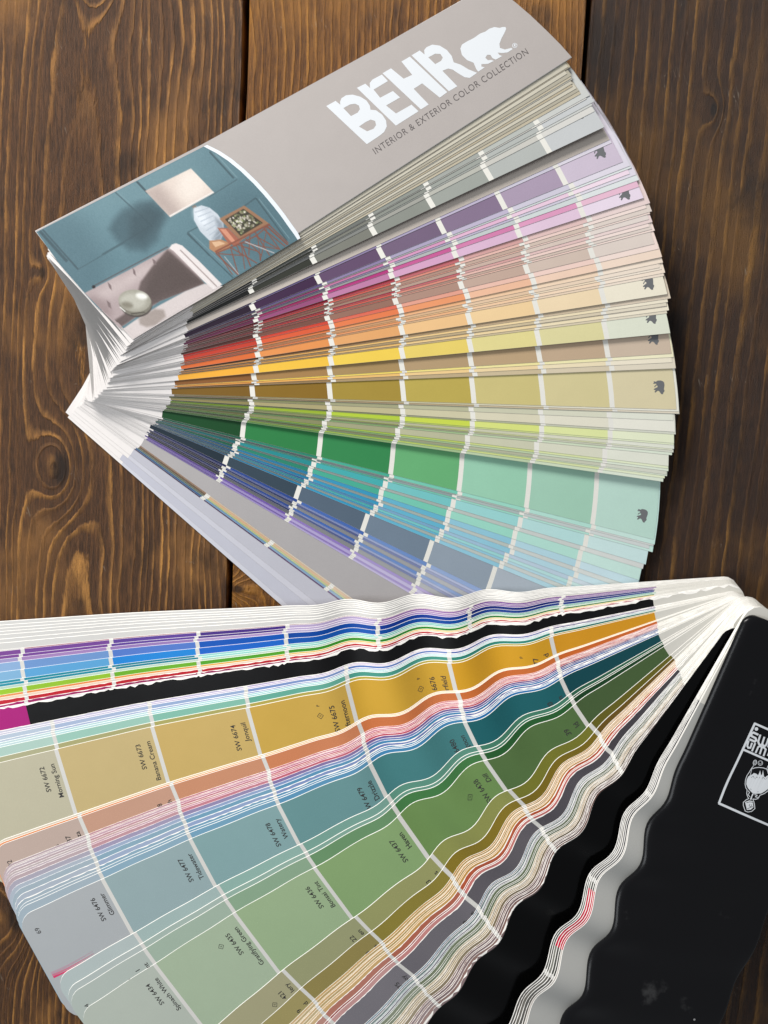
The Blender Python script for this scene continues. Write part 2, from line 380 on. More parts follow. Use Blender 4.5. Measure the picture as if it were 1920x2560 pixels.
M1((474, 826), (1527, 348), K((192, 182, 172)))
M1((471, 830), (1532, 356), LAV)
M1((470, 842), (1564, 402), PURP, True)
C1(4, (469, 844), (468, 850), (1570, 412), (1586, 440), [LAV, PGREY, PINKV, LAV])
M1((468, 851), (1592, 452), PGREY)
M1((467, 855), (1600, 466), MAG)
M1((466, 861), (1615, 493), PLT, True, 0.01, 0.05)
C1(9, (465, 864), (461, 882), (1620, 507), (1634, 585), REDS)
M1((460, 886), (1643, 608), REDS[2])
M1((459, 892), (1648, 622), REDS[3])
M1((458, 902), (1652, 643), ORG, False, 0.01, 0.04)
C1(5, (457, 905), (455, 916), (1653, 652), (1658, 698), ORGS)
M1((455, 923), (1670, 735), PEACH, True, 0.01, 0.06)
C1(6, (453, 926), (450, 938), (1670, 742), (1670, 788), BRNS)
M1((447, 951), (1676, 833), YEL, True, 0.02, 0.16)
M1((441, 963), (1682, 884), TAN, True)
M1((441, 965), (1683, 893), YL2)
M1((440, 968), (1684, 906), BRNS[1])
M1((439, 971), (1685, 921), BRNS[2], False, 0.01, 0.05)
M1((432, 986), (1693, 1024), MUS, True)
C1(3, (431, 988), (430, 992), (1693, 1028), (1692, 1038), [GRN[5], BRNS[2], GRN[3]])
M1((428, 995), (1688, 1052), GRN[1]); M1((427, 1000), (1688, 1080), GRN[5])
M1((426, 1002), (1686, 1086), GRN[3]); M1((425, 1005), (1684, 1108), LIME)
C1(5, (424, 1007), (421, 1014), (1683, 1112), (1680, 1140), GRN)
M1((420, 1016), (1676, 1166), GRN[1])
C1(6, (420, 1018), (416, 1028), (1675, 1170), (1664, 1206), [GRN[0], GRN[4], GRN[3], GRN[4]])
D1[-1]['go'] = 0.30; D1[-1]['gi'] = 0.03
M1((404, 1044), (1634, 1349), GREEN, True)
C1(4, (402, 1046), (397, 1052), (1632, 1354), (1624, 1384), [TEALS[0], TEALS[1], TEALS[3], TEALS[0]])
M1((396, 1053), (1616, 1412), TEALS[2]); M1((395, 1054), (1612, 1424), TEALS[1])
M1((393, 1056), (1602, 1452), TEALS[0], True)
C1(8, (392, 1057), (385, 1066), (1596, 1466), (1552, 1555), [TEALS[4], TEALS[1], TEALS[4], TEALS[5], TEALS[2]])
M1((380, 1073), (1516, 1624), SLATE)
C1(8, (378, 1075), (366, 1090), (1512, 1634), (1474, 1704), BLUES)
C1(4, (365, 1092), (361, 1099), (1470, 1710), (1450, 1738), PRPS)
M1((347, 1111), (1371, 1849), K((172, 168, 168)), name='index_page')
C1(6, (346, 1113), (337, 1126), (1370, 1852), (1352, 1876), RAIN)
n_before_white = len(D1)
M1((322, 1136), (1300, 1912), K((188, 188, 198)), name='blank_page')
M1((316, 1143), (1282, 1926), K((200, 200, 210)), name='blank_page')
M1((304, 1152), (1240, 1962), K((190, 191, 203)), name='blank_page')
M1((298, 1157), (1226, 1972), K((204, 205, 215)), name='back_cover')

N1 = len(D1)+1
TH1 = 0.013
cin = [0]*N1; cout = [0]*N1
zi, zo = 0.10, 0.05
for i in range(N1-1, -1, -1):
    cin[i], cout[i] = zi, zo
    if i > 0:
        g = D1[i-1-1] if i >= 2 else None      # gap belongs to the card above
        zi += 0.0195 + (g['gi'] if g else 0); zo += 0.0145 + (g['go'] if g else 0)
LS, W1 = 3.35, 6.05
def z1(i, s):                          # s measured from the colour start, outward
    return cin[i] + (cout[i]-cin[i])*(s+LS)/28.5
def e1(w_): return -(0.125*w_ + 0.025*w_*w_)

p_org1 = P(200, 950, 0); p_org1.z = 0
deck1 = thing('fan_deck', 'taupe covered paint colour fan deck spread open, with a room picture on its cover', 'fan deck', p_org1, 'two open colour fan decks on the table')

def frame1(i, I, O):
    pi = P(*I, z1(i, 0)); po = P(*O, z1(i, 24.6))
    d = Vector((po.x-pi.x, po.y-pi.y, 0)); L = d.length; d.normalize()
    return pi, d, Vector((-d.y, d.x, 0)), L

def build_card(name, rows_s, w_list, pos, band, th, mat, edge_col, parent, org, rim=0.05, chamfer=0.5, jitter=0, label=None, taper=None):
    """pos(s,w)->(x,y,z) on the card's top face; band(s)->colour. One closed thin sheet with its paper core showing at the cut edge."""
    rnd = random.Random(hash(name) % 1000 + int(rows_s[-1]*100) + int(edge_col[0]*977) + len(rows_s))
    verts, faces, fm, fc = [], [], [], []
    jr = 0.0; nt_ = len(w_list)
    for s in rows_s:
        rr = rim*(taper(s) if taper else 1.0)
        if jitter:
            jr = jr*0.5 + rnd.uniform(0, jitter)
            rr = rr + (jr if rnd.random() < 0.6 else 0)
        a = Vector(pos(s, 0.0))
        verts.append((a.x, a.y, a.z-th)); verts.append((a.x, a.y, a.z-th*chamfer))
        verts.append(tuple(pos(s, rr)))
        for w_ in w_list[1:]: verts.append(tuple(pos(s, w_)))
        for w_ in reversed(w_list[1:]):
            b = Vector(pos(s, w_)); verts.append((b.x, b.y, b.z-th))
    k = 3+2*(nt_-1)
    for r in range(len(rows_s)-1):
        sm = (rows_s[r]+rows_s[r+1])/2; c = band(sm)
        for j in range(k):
            j2 = (j+1) % k
            faces.append((r*k+j, (r+1)*k+j, (r+1)*k+j2, r*k+j2))
            top = 2 <= j < 2+nt_-1
            fm.append(0 if top else 1); fc.append(c if top else edge_col)
    faces.append(tuple(j for j in range(k))); fm.append(1); fc.append(edge_col)
    n = len(rows_s)-1
    faces.append(tuple(n*k+j for j in range(k-1, -1, -1))); fm.append(1); fc.append(edge_col)
    o = mesh_obj(name, verts, faces, [mat, MAT_EDGE], parent, org, fm, fc, smooth=True, label=label)
    me = o.data; at = me.attributes.new('sharp_edge', 'BOOLEAN', 'EDGE')
    lastv = n*k
    hard = {0, 1, 2, 2+nt_-1, 2+nt_}
    at.data.foreach_set('value', [((e.vertices[0] % k) == (e.vertices[1] % k) and (e.vertices[0] % k) in hard) or
                                  (e.vertices[0] < k and e.vertices[1] < k) or (e.vertices[0] >= lastv and e.vertices[1] >= lastv) for e in me.edges])
    return o

def stations(lo, hi, step, marks):
    s = set(round(lo+(hi-lo)*k/max(1, int((hi-lo)/step)), 4) for k in range(max(1, int((hi-lo)/step))+1))
    s = [v for v in s if all(abs(v-m) > 0.03 for m in marks) or v in (round(lo, 4), round(hi, 4))]
    return sorted(set(s) | set(marks))

rs = random.Random(5)
WL1 = [0, 0.7, 1.4, 2.2, 3.2, 4.4, 5.2, W1]
for idx, c in enumerate(D1):
    i = idx+1
    pi, d, n, L = frame1(i, c['I'], c['O'])
    sh = rs.uniform(-0.13, 0.13)
    cols = c['cols']; DW = 0.115
    wide = W1*(0.84+0.16*min(1, max(0, (i-12)/22))) + rs.uniform(-.02, .02)
    if len(cols) == 1:
        marks = [0.0]
        band = lambda s, cc=cols[0]: (cc if s > 0 else PAPER)
    else:
        marks = [0.0]
        for f in FR: marks += [f*L-DW, f*L+DW]
        def band(s, cols=cols, L=L):
            if s < 0: return PAPER
            for kk, f in enumerate(FR):
                if s < f*L-DW: return cols[kk]
                if s < f*L+DW: return DIV_COL
            return cols[6]
    curl = rs.uniform(-0.006, 0.006)
    def pos(s, w_, i=i, pi=pi, d=d, n=n, sh=sh):
        w_ = w_*(1-0.22*min(max((s+LS)/28.0, 0), 1))
        a = s+e1(w_)*(0.70+0.30*min(max((s+LS)/20.0, 0), 1))
        q = pi + d*(a+sh) + n*w_
        return (q.x, q.y, z1(i, a))
    rows = stations(-LS, L-(0.28 if i < 12 else 0.0), 3.0, marks)
    nm = c['name'] or 'color_card'
    lab = {'index_page': 'plain grey page near the back of the deck', 'blank_page': 'blank white page at the back'}.get(c['name'])
    wl = [v*wide/W1 for v in WL1]
    o = build_card(nm, rows, wl, pos, band, TH1, MAT_MATTE, SHADED_CORE, deck1, p_org1, rim=0.007, chamfer=0.3, label=lab)
    if c['bear']:
        bv, bf = BEAR_U_MESH
        vis = {id(BLKC): 1.25, id(PURP): 0.95, id(PLT): 0.55, id(PEACH): 0.75, id(YEL): 1.0, id(TAN): 0.95, id(MUS): 1.25, id(GREEN): 1.25}.get(id(c['src']), 1.1)
        vv = []
        for (x, y) in bv:                # head toward the long lower edge, back toward the card's end
            w_ = vis - x*0.78; s = L-0.72 + y*0.78 - e1(w_)*0.0
            q = Vector(pos(s, w_)); vv.append((q.x, q.y, q.z+0.004))
        mesh_obj('bear_emblem', vv, bf, [MAT_GREYINK], o, p_org1)

# --- the cover of deck 1: a stiff coated board, flat and sloping down to its end
CA, CO = (333, 849), (1430, 143)
pa = P(*CA, cin[0]); po = P(*CO, cout[0]+0.02)
dC = Vector((po.x-pa.x, po.y-pa.y, 0)); LC = dC.length; dC.normalize(); nC = Vector((-dC.y, dC.x, 0))
zA, zO = cin[0]+0.03, cout[0]+0.05
def zc(a): return cin[0]+0.05+(cout[0]-cin[0])*a/28.5
def cover_z(x, y): return zc((Vector((x, y, 0))-Vector((pa.x, pa.y, 0))).dot(dC))
def PC(px, py, off=0.0):
    z = (zA+zO)/2
    for _ in range(12):
        q = P(px, py, z); z = cover_z(q.x, q.y)
    return Vector((q.x, q.y, z+off))
TAUPE = lin((178, 171, 167))
# outline: lower edge, curved end, upper edge (traced), slanted spine end
ul = PC(87, 577); ur = PC(1150, 0)
up_dir = Vector((ur.x-ul.x, ur.y-ul.y, 0)).normalized()
end_pts = [PC(1430, 143), PC(1400, 110), PC(1366, 76), PC(1326, 38), PC(1290, 7)]
last = end_pts[-1]
d_end = Vector((end_pts[-1].x-end_pts[-2].x, end_pts[-1].y-end_pts[-2].y, 0)).normalized()
extra = []
q = Vector((last.x, last.y, 0)); dd_ = d_end.copy()
for k in range(8):                     # the arc goes on beyond the frame until it meets the upper edge
    ang = R(3.5); dd_ = Vector((dd_.x*math.cos(ang)-dd_.y*math.sin(ang), dd_.x*math.sin(ang)+dd_.y*math.cos(ang), 0))
    q = q+dd_*0.5
    side = (Vector((q.x-ul.x, q.y-ul.y, 0))).cross(up_dir).z
    if side < 0: break
    extra.append(Vector((q.x, q.y, cover_z(q.x, q.y))))
corner_t = (Vector((q.x-ul.x, q.y-ul.y, 0))).dot(up_dir)
uc = Vector((ul.x, ul.y, 0))+up_dir*corner_t
uc = Vector((uc.x, uc.y, cover_z(uc.x, uc.y)))
mid_up = [PC(960, 111), PC(503, 362)]
outline = [PC(333, 849)] + end_pts + extra + [uc] + mid_up + [ul, PC(150, 660), PC(240, 762)]
bm = bmesh.new()
tv = [bm.verts.new(Vector(v)-p_org1) for v in outline]
bv_ = [bm.verts.new(Vector(v)-p_org1-Vector((0, 0, 0.05))) for v in outline]
ft = bm.faces.new(tv); fb = bm.faces.new(list(reversed(bv_)))
sides = []
for k in range(len(tv)):
    k2 = (k+1) % len(tv); sides.append(bm.faces.new((tv[k], bv_[k], bv_[k2], tv[k2])))
bmesh.ops.bevel(bm, geom=[e for e in ft.edges], offset=0.018, segments=1, affect='EDGES')
bmesh.ops.recalc_face_normals(bm, faces=bm.faces)
me = bpy.data.meshes.new('front_cover'); 
for v in bm.verts: v.co *= CM
bm.to_mesh(me); bm.free()
me.materials.append(MAT_COVER); me.materials.append(MAT_EDGE)
ca = me.color_attributes.new('Col', 'FLOAT_COLOR', 'CORNER')
for p in me.polygons:
    top = p.normal.z > 0.9
    p.material_index = 0 if top else 1
    for li in p.loop_indices: ca.data[li].color = (*(TAUPE if top else lin((232, 230, 228))), 1)
cover1 = bpy.data.objects.new('front_cover', me); col.objects.link(cover1); cover1.parent = deck1
cover1['label'] = 'stiff taupe front cover with a room picture and white lettering'

PRINT = {}
def print_mat(c, rough=0.45):
    key = tuple(c)
    if key not in PRINT: PRINT[key] = new_mat('print_%d_%d_%d' % key, rough, 0.4, lin(c))[0]
    return PRINT[key]
Z1s = lambda pts: [(p[0]/1.728, p[1]/1.728) for p in pts]            # traced on two enlargements of the photo
Z2s = lambda pts: [(960+p[0]/1.728, p[1]/1.728) for p in pts]
Z3s = lambda pts: [(p[0]/2.074, 560+p[1]/2.074) for p in pts]
layer = [0.003]
def fill(verts, faces, fm, mats, loops, c, up=None):
    """adds one flat printed colour area to the picture mesh"""
    if up is None: layer[0] += 0.0006; up = layer[0]
    v2, f2 = loops_to_mesh([[(x, -y) for x, y in lp] for lp in loops])
    b0 = len(verts)
    for x, y in v2: verts.append(tuple(PC(x, -y, up)))
    m = print_mat(c)
    if m not in mats: mats.append(m)
    mi = mats.index(m)
    for f in f2: faces.append(tuple(b0+k for k in f)); fm.append(mi)
def bar(p, q, w_):
    v = Vector((q[0]-p[0], q[1]-p[1])); n_ = Vector((-v.y, v.x)).normalized()*w_/2
    return [(p[0]+n_.x, p[1]+n_.y), (q[0]+n_.x, q[1]+n_.y), (q[0]-n_.x, q[1]-n_.y), (p[0]-n_.x, p[1]-n_.y)]
def ell(cx, cy, rx, ry, rot=0, n_=28):
    return [(cx+rx*math.cos(t)*math.cos(rot)-ry*math.sin(t)*math.sin(rot), cy+rx*math.cos(t)*math.sin(rot)+ry*math.sin(t)*math.cos(rot)) for t in [2*math.pi*k/n_ for k in range(n_)]]

PV, PF, PM, PMAT = [], [], [], []
SHAPES = []
def pic(loops, c, soft=2.2, alpha=1.0, clip=None, under=False):
    SHAPES.append((loops, c, soft, alpha, clip))
    if under: fill(PV, PF, PM, PMAT, loops, c)
arc = Z1s([(880,633),(935,662),(985,695),(1040,740),(1095,793),(1140,842),(1180,890),(1215,935),(1243,975),(1270,1012),(1286,1036)])
pic([arc + [(336,846),(318,828),(240,765),(150,662),(91,580)]], (92, 124, 134), under=True)
TEALP = arc + [(336,846),(318,828),(240,765),(150,662),(91,580)]
pic([ell(330, 470, 200, 110, -0.5)], (112, 144, 152), 190, 0.55); pic([ell(640, 560, 120, 90, 0.5)], (70, 98, 108), 110, 0.5); pic([ell(180, 640, 80, 120, -0.4)], (72, 100, 110), 90, 0.5)
arc_o = [(x+9, y-5) for x, y in arc]
arc_o[0] = (arc[0][0]+9, arc[0][1]-4); arc_o[-1] = (arc[-1][0]+7, arc[-1][1]-4)
# wall panelling: darker and lighter mouldings
for a, b, w_, c in [((160,985),(290,1130),13,(62,84,92)),((172,978),(306,1128),5,(118,148,156)),((495,828),(655,975),5,(70,94,102)),((500,822),(660,968),3,(116,146,154)),
                    ((440,1100),(655,975),5,(66,90,98)),((585,778),(640,836),9,(60,82,90)),((905,655),(1010,770),8,(66,90,98)),((920,652),(1025,768),4,(116,146,154)),
                    ((905,850),(1025,775),4,(70,94,102)),((1000,930),(1105,855),6,(64,88,96)),((1105,855),(1240,1040),6,(64,88,96)),((1118,858),(1250,1030),3,(118,148,156)),
                    ((810,1005),(905,1104),6,(64,88,96)),((810,1005),(870,972),4,(64,88,96))]:
    pic([Z1s(bar(a, b, w_))], c)
pic([Z3s(bar((215,22),(405,235),9))], (62, 84, 92)); pic([Z3s(bar((405,235),(650,95),4))], (66, 90, 98))
pic([Z3s(bar((970,50),(1215,285),6))], (64, 88, 96)); pic([Z3s(bar((985,42),(1228,272),3))], (118, 148, 156))
# the lamp's soft shadow on the wall (printed in the picture) in three tones
SHD = Z1s([(490,950),(530,905),(600,872),(665,865),(712,905),(725,940),(700,980),(680,1040),(630,1085),(560,1080),(500,1035),(470,990)])
pic([SHD], (62, 86, 95), 26, 0.75); pic([Z1s([(560,935),(640,890),(700,920),(680,980),(620,1050),(560,1030)])], (52, 72, 80), 34, 0.6)
# sofa
pic([Z3s([(440,358),(560,295),(700,222),(870,128),(905,106),(1062,310),(830,400),(622,540),(560,480)])], (172, 156, 156), 3, under=True)
SOFA = Z3s([(440,358),(560,295),(700,222),(870,128),(905,106),(1062,310),(830,400),(622,540),(560,480)])
pic([Z3s(ell(600,330,110,40,-0.5))], (196,182,180), 34, 0.7, SOFA); pic([Z3s(ell(740,250,90,34,-0.5))], (198,184,182), 30, 0.7, SOFA); pic([Z3s(ell(520,430,70,40,0.7))], (136,118,118), 30, 0.6, SOFA)
pic([Z3s([(868,132),(1062,308),(960,350),(800,418),(622,540),(585,505),(640,470),(700,400),(730,300),(790,220)])], (98, 84, 82), 9, 1, SOFA)
pic([Z3s([(885,150),(1050,305),(950,340),(800,395),(740,380),(770,290),(815,215)])], (78, 66, 63), 30, 0.7, SOFA)
pic([Z3s([(558,300),(576,318),(580,345),(566,330)])], (120, 104, 104)); pic([Z3s([(688,228),(700,240),(706,270),(692,258)])], (120, 104, 104))
pic([Z3s([(552,395),(572,410),(578,440),(562,428)])], (120, 104, 104)); pic([Z3s([(790,180),(806,190),(812,215),(796,206)])], (120, 104, 104))
pic([Z3s(bar((480,325),(870,118),5))], (84, 76, 78)); pic([Z3s(ell(486,326,9,9))], (30, 28, 30))
pic([Z3s([(640,543),(700,500),(830,420),(960,350),(1062,310),(1155,322),(1110,352),(930,455),(700,592),(688,598)])], (208, 198, 196), 3, under=True)
pic([Z3s([(720,490),(800,440),(850,445),(860,480),(810,525),(760,535),(725,520)])], (160, 148, 142), 10)
pic([Z3s([(878,126),(890,108),(912,100),(945,112),(1030,190),(1156,318),(1118,350),(1060,300),(960,200),(900,140)])], (226, 218, 216))
pic([Z3s(bar((935,135),(1125,325),5))], (150, 134, 132)); pic([Z3s(bar((925,142),(1110,332),2))], (236, 232, 230))
# round mirrored side table
pic([Z3s(ell(706, 418, 84, 66, 0.1))], (74, 66, 62)); pic([Z3s(ell(702, 408, 86, 66, 0.1))], (120, 116, 104))
pic([Z3s(ell(698, 398, 84, 58, 0.1))], (158, 155, 142)); pic([Z3s(ell(690, 400, 66, 40, 0.1))], (184, 182, 170), 16); pic([Z3s(ell(735, 374, 30, 16, 0.2))], (236, 236, 230), 10); pic([Z3s(ell(660, 420, 30, 16, 0.2))], (118, 112, 98), 12, 0.8)
pic([Z3s(bar((622,430),(650,455),5))], (236, 236, 230)); pic([Z3s(bar((680,466),(750,458),4))], (60, 54, 48))
# lamp
SHADE = Z1s([(628,825),(825,728),(925,832),(735,938)])
pic([SHADE], (216, 202, 192)); pic([Z1s([(600,825),(690,790),(790,915),(735,960)])], (170, 154, 148), 46, 0.8, SHADE); pic([Z1s(ell(830,800,60,70,0.3))], (232,222,212), 40, 0.8, SHADE)
pic([Z1s([(735,938),(925,832),(920,827),(731,932)])], (232, 224, 218))
pic([Z1s([(828,892),(845,884),(852,898),(838,905)])], (120, 112, 104))
pic([Z1s([(836,900),(870,887),(905,897),(940,925),(965,962),(968,1000),(955,1035),(935,1050),(905,1040),(865,1000),(838,950)])], (196, 204, 212))
pic([Z1s([(930,940),(962,962),(968,1000),(955,1035),(935,1050),(920,1030),(940,990)])], (132, 142, 152), 14, 0.9)
pic([Z1s(ell(868,940,22,44,-0.6))], (226,232,238), 22, 0.8)
for k in range(7):
    t = k/6; a = (842+t*75, 918+t*118); b = (902+t*62, 898+t*100)
    pic([Z1s(bar(a, b, 3.5))], (168, 178, 190))
pic([Z1s([(905,1040),(955,1035),(1000,1052),(990,1075),(935,1095),(905,1075)])], (176, 128, 92)); pic([Z1s([(915,1046),(950,1042),(975,1052),(930,1068)])], (214, 176, 140))
# tray of pebbles, copper cup, wire table
pic([Z1s([(948,945),(1055,888),(1162,965),(1040,1040)])], (150, 112, 84)); pic([Z1s([(972,948),(1052,902),(1136,963),(1040,1020)])], (56, 52, 40))
rp = random.Random(3)
for k in range(110):
    u_, v_ = rp.uniform(.06, .94), rp.uniform(.06, .94)
    a = Vector((972,948)); b = Vector((1052,902)); c_ = Vector((1136,963)); d_ = Vector((1040,1020))
    q = a.lerp(b, u_).lerp(d_.lerp(c_, u_), v_)
    pic([Z1s(ell(q.x, q.y, rp.uniform(3.5,7), rp.uniform(3,5), rp.uniform(0,3), 8))], rp.choice([(206,200,186),(176,170,154),(150,156,110),(222,216,204),(126,120,98),(98,104,70)]))
pic([Z1s([(940,985),(985,985),(1040,1040),(1020,1065),(985,1050)])], (160, 96, 76)); pic([Z1s([(950,990),(975,990),(1020,1045),(1005,1052)])], (206, 142, 116))
COP = (128, 74, 58)
for a, b, w_ in [((930,1088),(1160,970),7),((945,1096),(1050,1104),4),((1150,975),(1245,1060),6),((1140,985),(1215,1085),4),((1100,1000),(1165,1104),4),
                 ((1020,1055),(1040,1104),4),((1060,1030),(1130,1104),4),((1020,1055),(1110,1085),4),((1080,1015),(1075,1104),4)]:
    pic([Z1s(bar(a, b, w_))], COP)
for a, b, w_ in [((1120,152),(1260,95),7),((1120,152),(1240,268),6),((1130,150),(1205,262),4),((1195,120),(1235,262),5),((1250,95),(1300,222),6),((1250,100),(1270,235),4),((1190,118),(1335,205),5),
                 ((1260,98),(1440,130),4),((1320,60),(1450,132),5),((1370,30),(1480,118),5),((1390,0),(1495,100),5),((1335,55),(1350,190),4),((1385,20),(1350,192),4),((1330,60),(1250,100),6),((1400,0),(1330,60),6)]:
    pic([Z3s(bar(a, b, w_))], COP)
for a, b, w_ in [((1270,92),(1425,152),4),((1165,170),(1242,266),3)]: pic([Z3s(bar(a, b, w_))], (196, 190, 190))
# the printed picture as one fine sheet of colour cells
import numpy as np
gx0, gx1, gy0, gy1, gs = 84, 752, 360, 852, 2.0
nx, ny = int((gx1-gx0)/gs)+1, int((gy1-gy0)/gs)+1
GX, GY = np.meshgrid(gx0+gs*np.arange(nx), gy0+gs*np.arange(ny))
IMG = np.zeros((ny, nx, 3))
def sdist(loop, X, Y):
    d2 = np.full(X.shape, 1e12); inside = np.zeros(X.shape, bool)
    m_ = len(loop)
    for k in range(m_):
        x1, y1 = loop[k]; x2, y2 = loop[(k+1) % m_]
        ex, ey = x2-x1, y2-y1; t = np.clip(((X-x1)*ex+(Y-y1)*ey)/(ex*ex+ey*ey+1e-9), 0, 1)
        d2 = np.minimum(d2, (X-x1-t*ex)**2+(Y-y1-t*ey)**2)
        if y1 != y2:
            cr = ((y1 > Y) != (y2 > Y)) & (X < (x2-x1)*(Y-y1)/(y2-y1)+x1); inside ^= cr
    d_ = np.sqrt(d2); return np.where(inside, -d_, d_)
for loops, c, soft, alpha, clip in SHAPES:
    lp = loops[0]; xs = [p[0] for p in lp]; ys = [p[1] for p in lp]; m_ = soft
    i0 = max(0, int((min(xs)-m_-gx0)/gs)); i1 = min(nx, int((max(xs)+m_-gx0)/gs)+2)
    j0 = max(0, int((min(ys)-m_-gy0)/gs)); j1 = min(ny, int((max(ys)+m_-gy0)/gs)+2)
    if i1 <= i0 or j1 <= j0: continue
    X, Y = GX[j0:j1, i0:i1], GY[j0:j1, i0:i1]
    a_ = np.clip(0.5-sdist(lp, X, Y)/soft, 0, 1); a_ = a_*a_*(3-2*a_)*alpha
    if clip is not None: a_ = a_*np.clip(0.5-sdist(clip, X, Y)/2.0, 0, 1)
    IMG[j0:j1, i0:i1] = IMG[j0:j1, i0:i1]*(1-a_[..., None])+np.array(c)[None, None]*a_[..., None]
IMG[IMG.sum(axis=2) < 5] = (92, 124, 134)
nr = np.random.RandomState(1); IMG = np.clip(IMG+nr.normal(0, 2.2, IMG.shape[:2])[..., None], 0, 255)
inside_ = sdist(TEALP, GX, GY) < -0.5
idx = -np.ones((ny, nx), int); gv, gc_ = [], []
for j in range(ny):
    for k in range(nx):
        if inside_[j, k]:
            idx[j, k] = len(gv); gv.append(tuple(PC(GX[j, k], GY[j, k], 0.0075))); gc_.append(lin(IMG[j, k]))
gf = [(idx[j, k], idx[j, k+1], idx[j+1, k+1], idx[j+1, k]) for j in range(ny-1) for k in range(nx-1) if idx[j, k] >= 0 and idx[j, k+1] >= 0 and idx[j+1, k] >= 0 and idx[j+1, k+1] >= 0]
rp_ = mesh_obj('room_photo', gv, [tuple(int(v) for v in f) for f in gf], [MAT_COVER], cover1, p_org1)
ca = rp_.data.color_attributes.new('Col', 'FLOAT_COLOR', 'POINT')
ca.data.foreach_set('color', [v for c in gc_ for v in (*c, 1.0)])
layer[0] = 0.010
# white arc between picture and taupe
fill(PV, PF, PM, PMAT, [arc + list(reversed(arc_o))], (228, 234, 240))
mesh_obj('picture_border', PV, PF, PMAT, cover1, p_org1, PM)

# --- lettering
Z15 = lambda pts: [(800+p[0]/3.072, 40+p[1]/3.072) for p in pts]
LETTERS = [
 [[(48,692),(120,652),(156,682),(154,658),(165,632),(200,609),(250,604),(310,620),(358,650),(384,690),(388,720),(430,724),(478,758),(507,802),(513,850),(492,892),(450,925),(360,985)],
  [(180,708),(230,680),(270,674),(298,688),(307,715),(290,742),(238,769)], [(300,850),(350,815),(390,796),(423,806),(431,838),(412,866),(362,886)]],
 [[(283,552),(348,520),(384,553),(382,515),(402,489),(475,450),(522,500),(412,566),(462,628),(560,576),(615,626),(508,688),(584,749),(703,681),(757,732),(583,842)]],
 [[(480,440),(545,402),(643,482),(708,452),(625,350),(690,312),(978,585),(920,627),(785,518),(720,560),(835,680),(775,718)]],
 [[(703,303),(765,265),(803,296),(800,262),(818,240),(862,220),(920,228),(975,262),(1012,308),(1027,356),(1080,374),(1140,410),(1207,437),(1150,476),(1110,470),(1060,440),(1020,413),(985,404),(940,421),(1055,540),(990,578)],
  [(832,318),(885,290),(925,292),(943,320),(930,345),(885,370)]]]
BEAR_C = [(1078,250),(1090,220),(1130,195),(1180,170),(1230,135),(1270,120),(1300,98),(1340,85),(1380,92),(1400,85),(1425,85),(1430,100),(1412,140),(1395,170),(1378,215),(1382,245),(1420,258),(1470,245),(1480,255),(1440,280),(1400,285),(1365,282),(1378,300),(1400,308),(1350,335),(1325,325),(1310,300),(1285,298),(1270,322),(1290,340),(1315,338),(1335,345),(1290,368),(1240,370),(1240,388),(1265,395),(1215,428),(1200,408),(1180,360),(1130,340),(1090,300)]
LV, LF = [], []
def add_loops(V, F, loops, off):
    v2, f2 = loops_to_mesh([[(x, -y) for x, y in lp] for lp in loops]); b0 = len(V)
    for x, y in v2: V.append(tuple(PC(x, -y, off)))
    for f in f2: F.append(tuple(b0+k for k in f))
for L_ in LETTERS: add_loops(LV, LF, [Z15(lp) for lp in L_], 0.004)
mesh_obj('brand_lettering', LV, LF, [MAT_WHITE], cover1, p_org1)
BV, BF = [], []
add_loops(BV, BF, [Z15(BEAR_C)], 0.004)
rr_ = [ell(565, 197, 11, 11), ell(565, 197, 8.5, 8.5)]
add_loops(BV, BF, [Z2s(l) for l in rr_], 0.0045)
add_loops(BV, BF, [Z2s([(561,203),(561,191),(567,191),(570,194),(567,197),(570,203),(567,203),(564,198),(563,203)])], 0.005)
mesh_obj('bear_emblem', BV, BF, [MAT_WHITE], cover1, p_org1)
tv_, tf_ = text_mesh('INTERIOR & EXTERIOR COLOR COLLECTION', 1.0, 'LEFT', -0.006, 1.12)
wd = max(v[0] for v in tv_)
p0_, p1_ = Vector((938, 387)), Vector((1322, 134))
ax = (p1_-p0_); ul_ = ax.length/wd; ax.normalize(); ay = Vector((ax.y, -ax.x)); ay = Vector((-0.60, -0.80)) if False else ay
hs = 17.5/0.73
TV = []
for x, y in tv_:
    q = p0_+ax*(x*ul_)+ay*(y*hs*(-1 if ay.y > 0 else 1))
    TV.append(tuple(PC(q.x, q.y, 0.004)))
mesh_obj('subtitle_lettering', TV, tf_, [print_mat((92, 86, 86))], cover1, p_org1)

# ------------------------------------------------------------------ FAN DECK 2 (lower, wavy)
SWD = []
def M2(F, cols, labels=None, gi=0.0, go=0.0, jit=0.0, name=None, num=None, mat=None, extra=None, a_end=None):
    SWD.append(dict(F=F, cols=cols, labels=labels, gi=gi, go=go, jit=jit, name=name, num=num, mat=mat, extra=extra, a_end=a_end))
def C2(n, F0, F1, sets, jit=0.02, labels=None):
    r = random.Random(int(F0[0]*3+F0[1]))
    for k in range(n):
        t = (k+0.5+r.uniform(-.3, .3))/n
        M2((F0[0]+(F1[0]-F0[0])*t, F0[1]+(F1[1]-F0[1])*t), sets[k % len(sets)], jit=jit*0.35); SWD[-1]['rim'] = 0.007
WH = K((214, 212, 208))
for y in (1553, 1562, 1570, 1578, 1586, 1597, 1607): M2((0, y), WH, name='blank_page', jit=0.01)
MAR = K((90,20,50),(100,24,56),(112,28,62),(124,30,68),(136,36,76),(146,44,84),(200,196,194))
VIO = K((120,70,150),(160,120,176),(186,168,206),(70,40,130),(92,60,150),(116,66,150),(122,66,148))
PER = K((130,90,160),(160,130,190),(186,176,210),(176,150,196),(150,120,180),(164,130,186),(160,150,196))
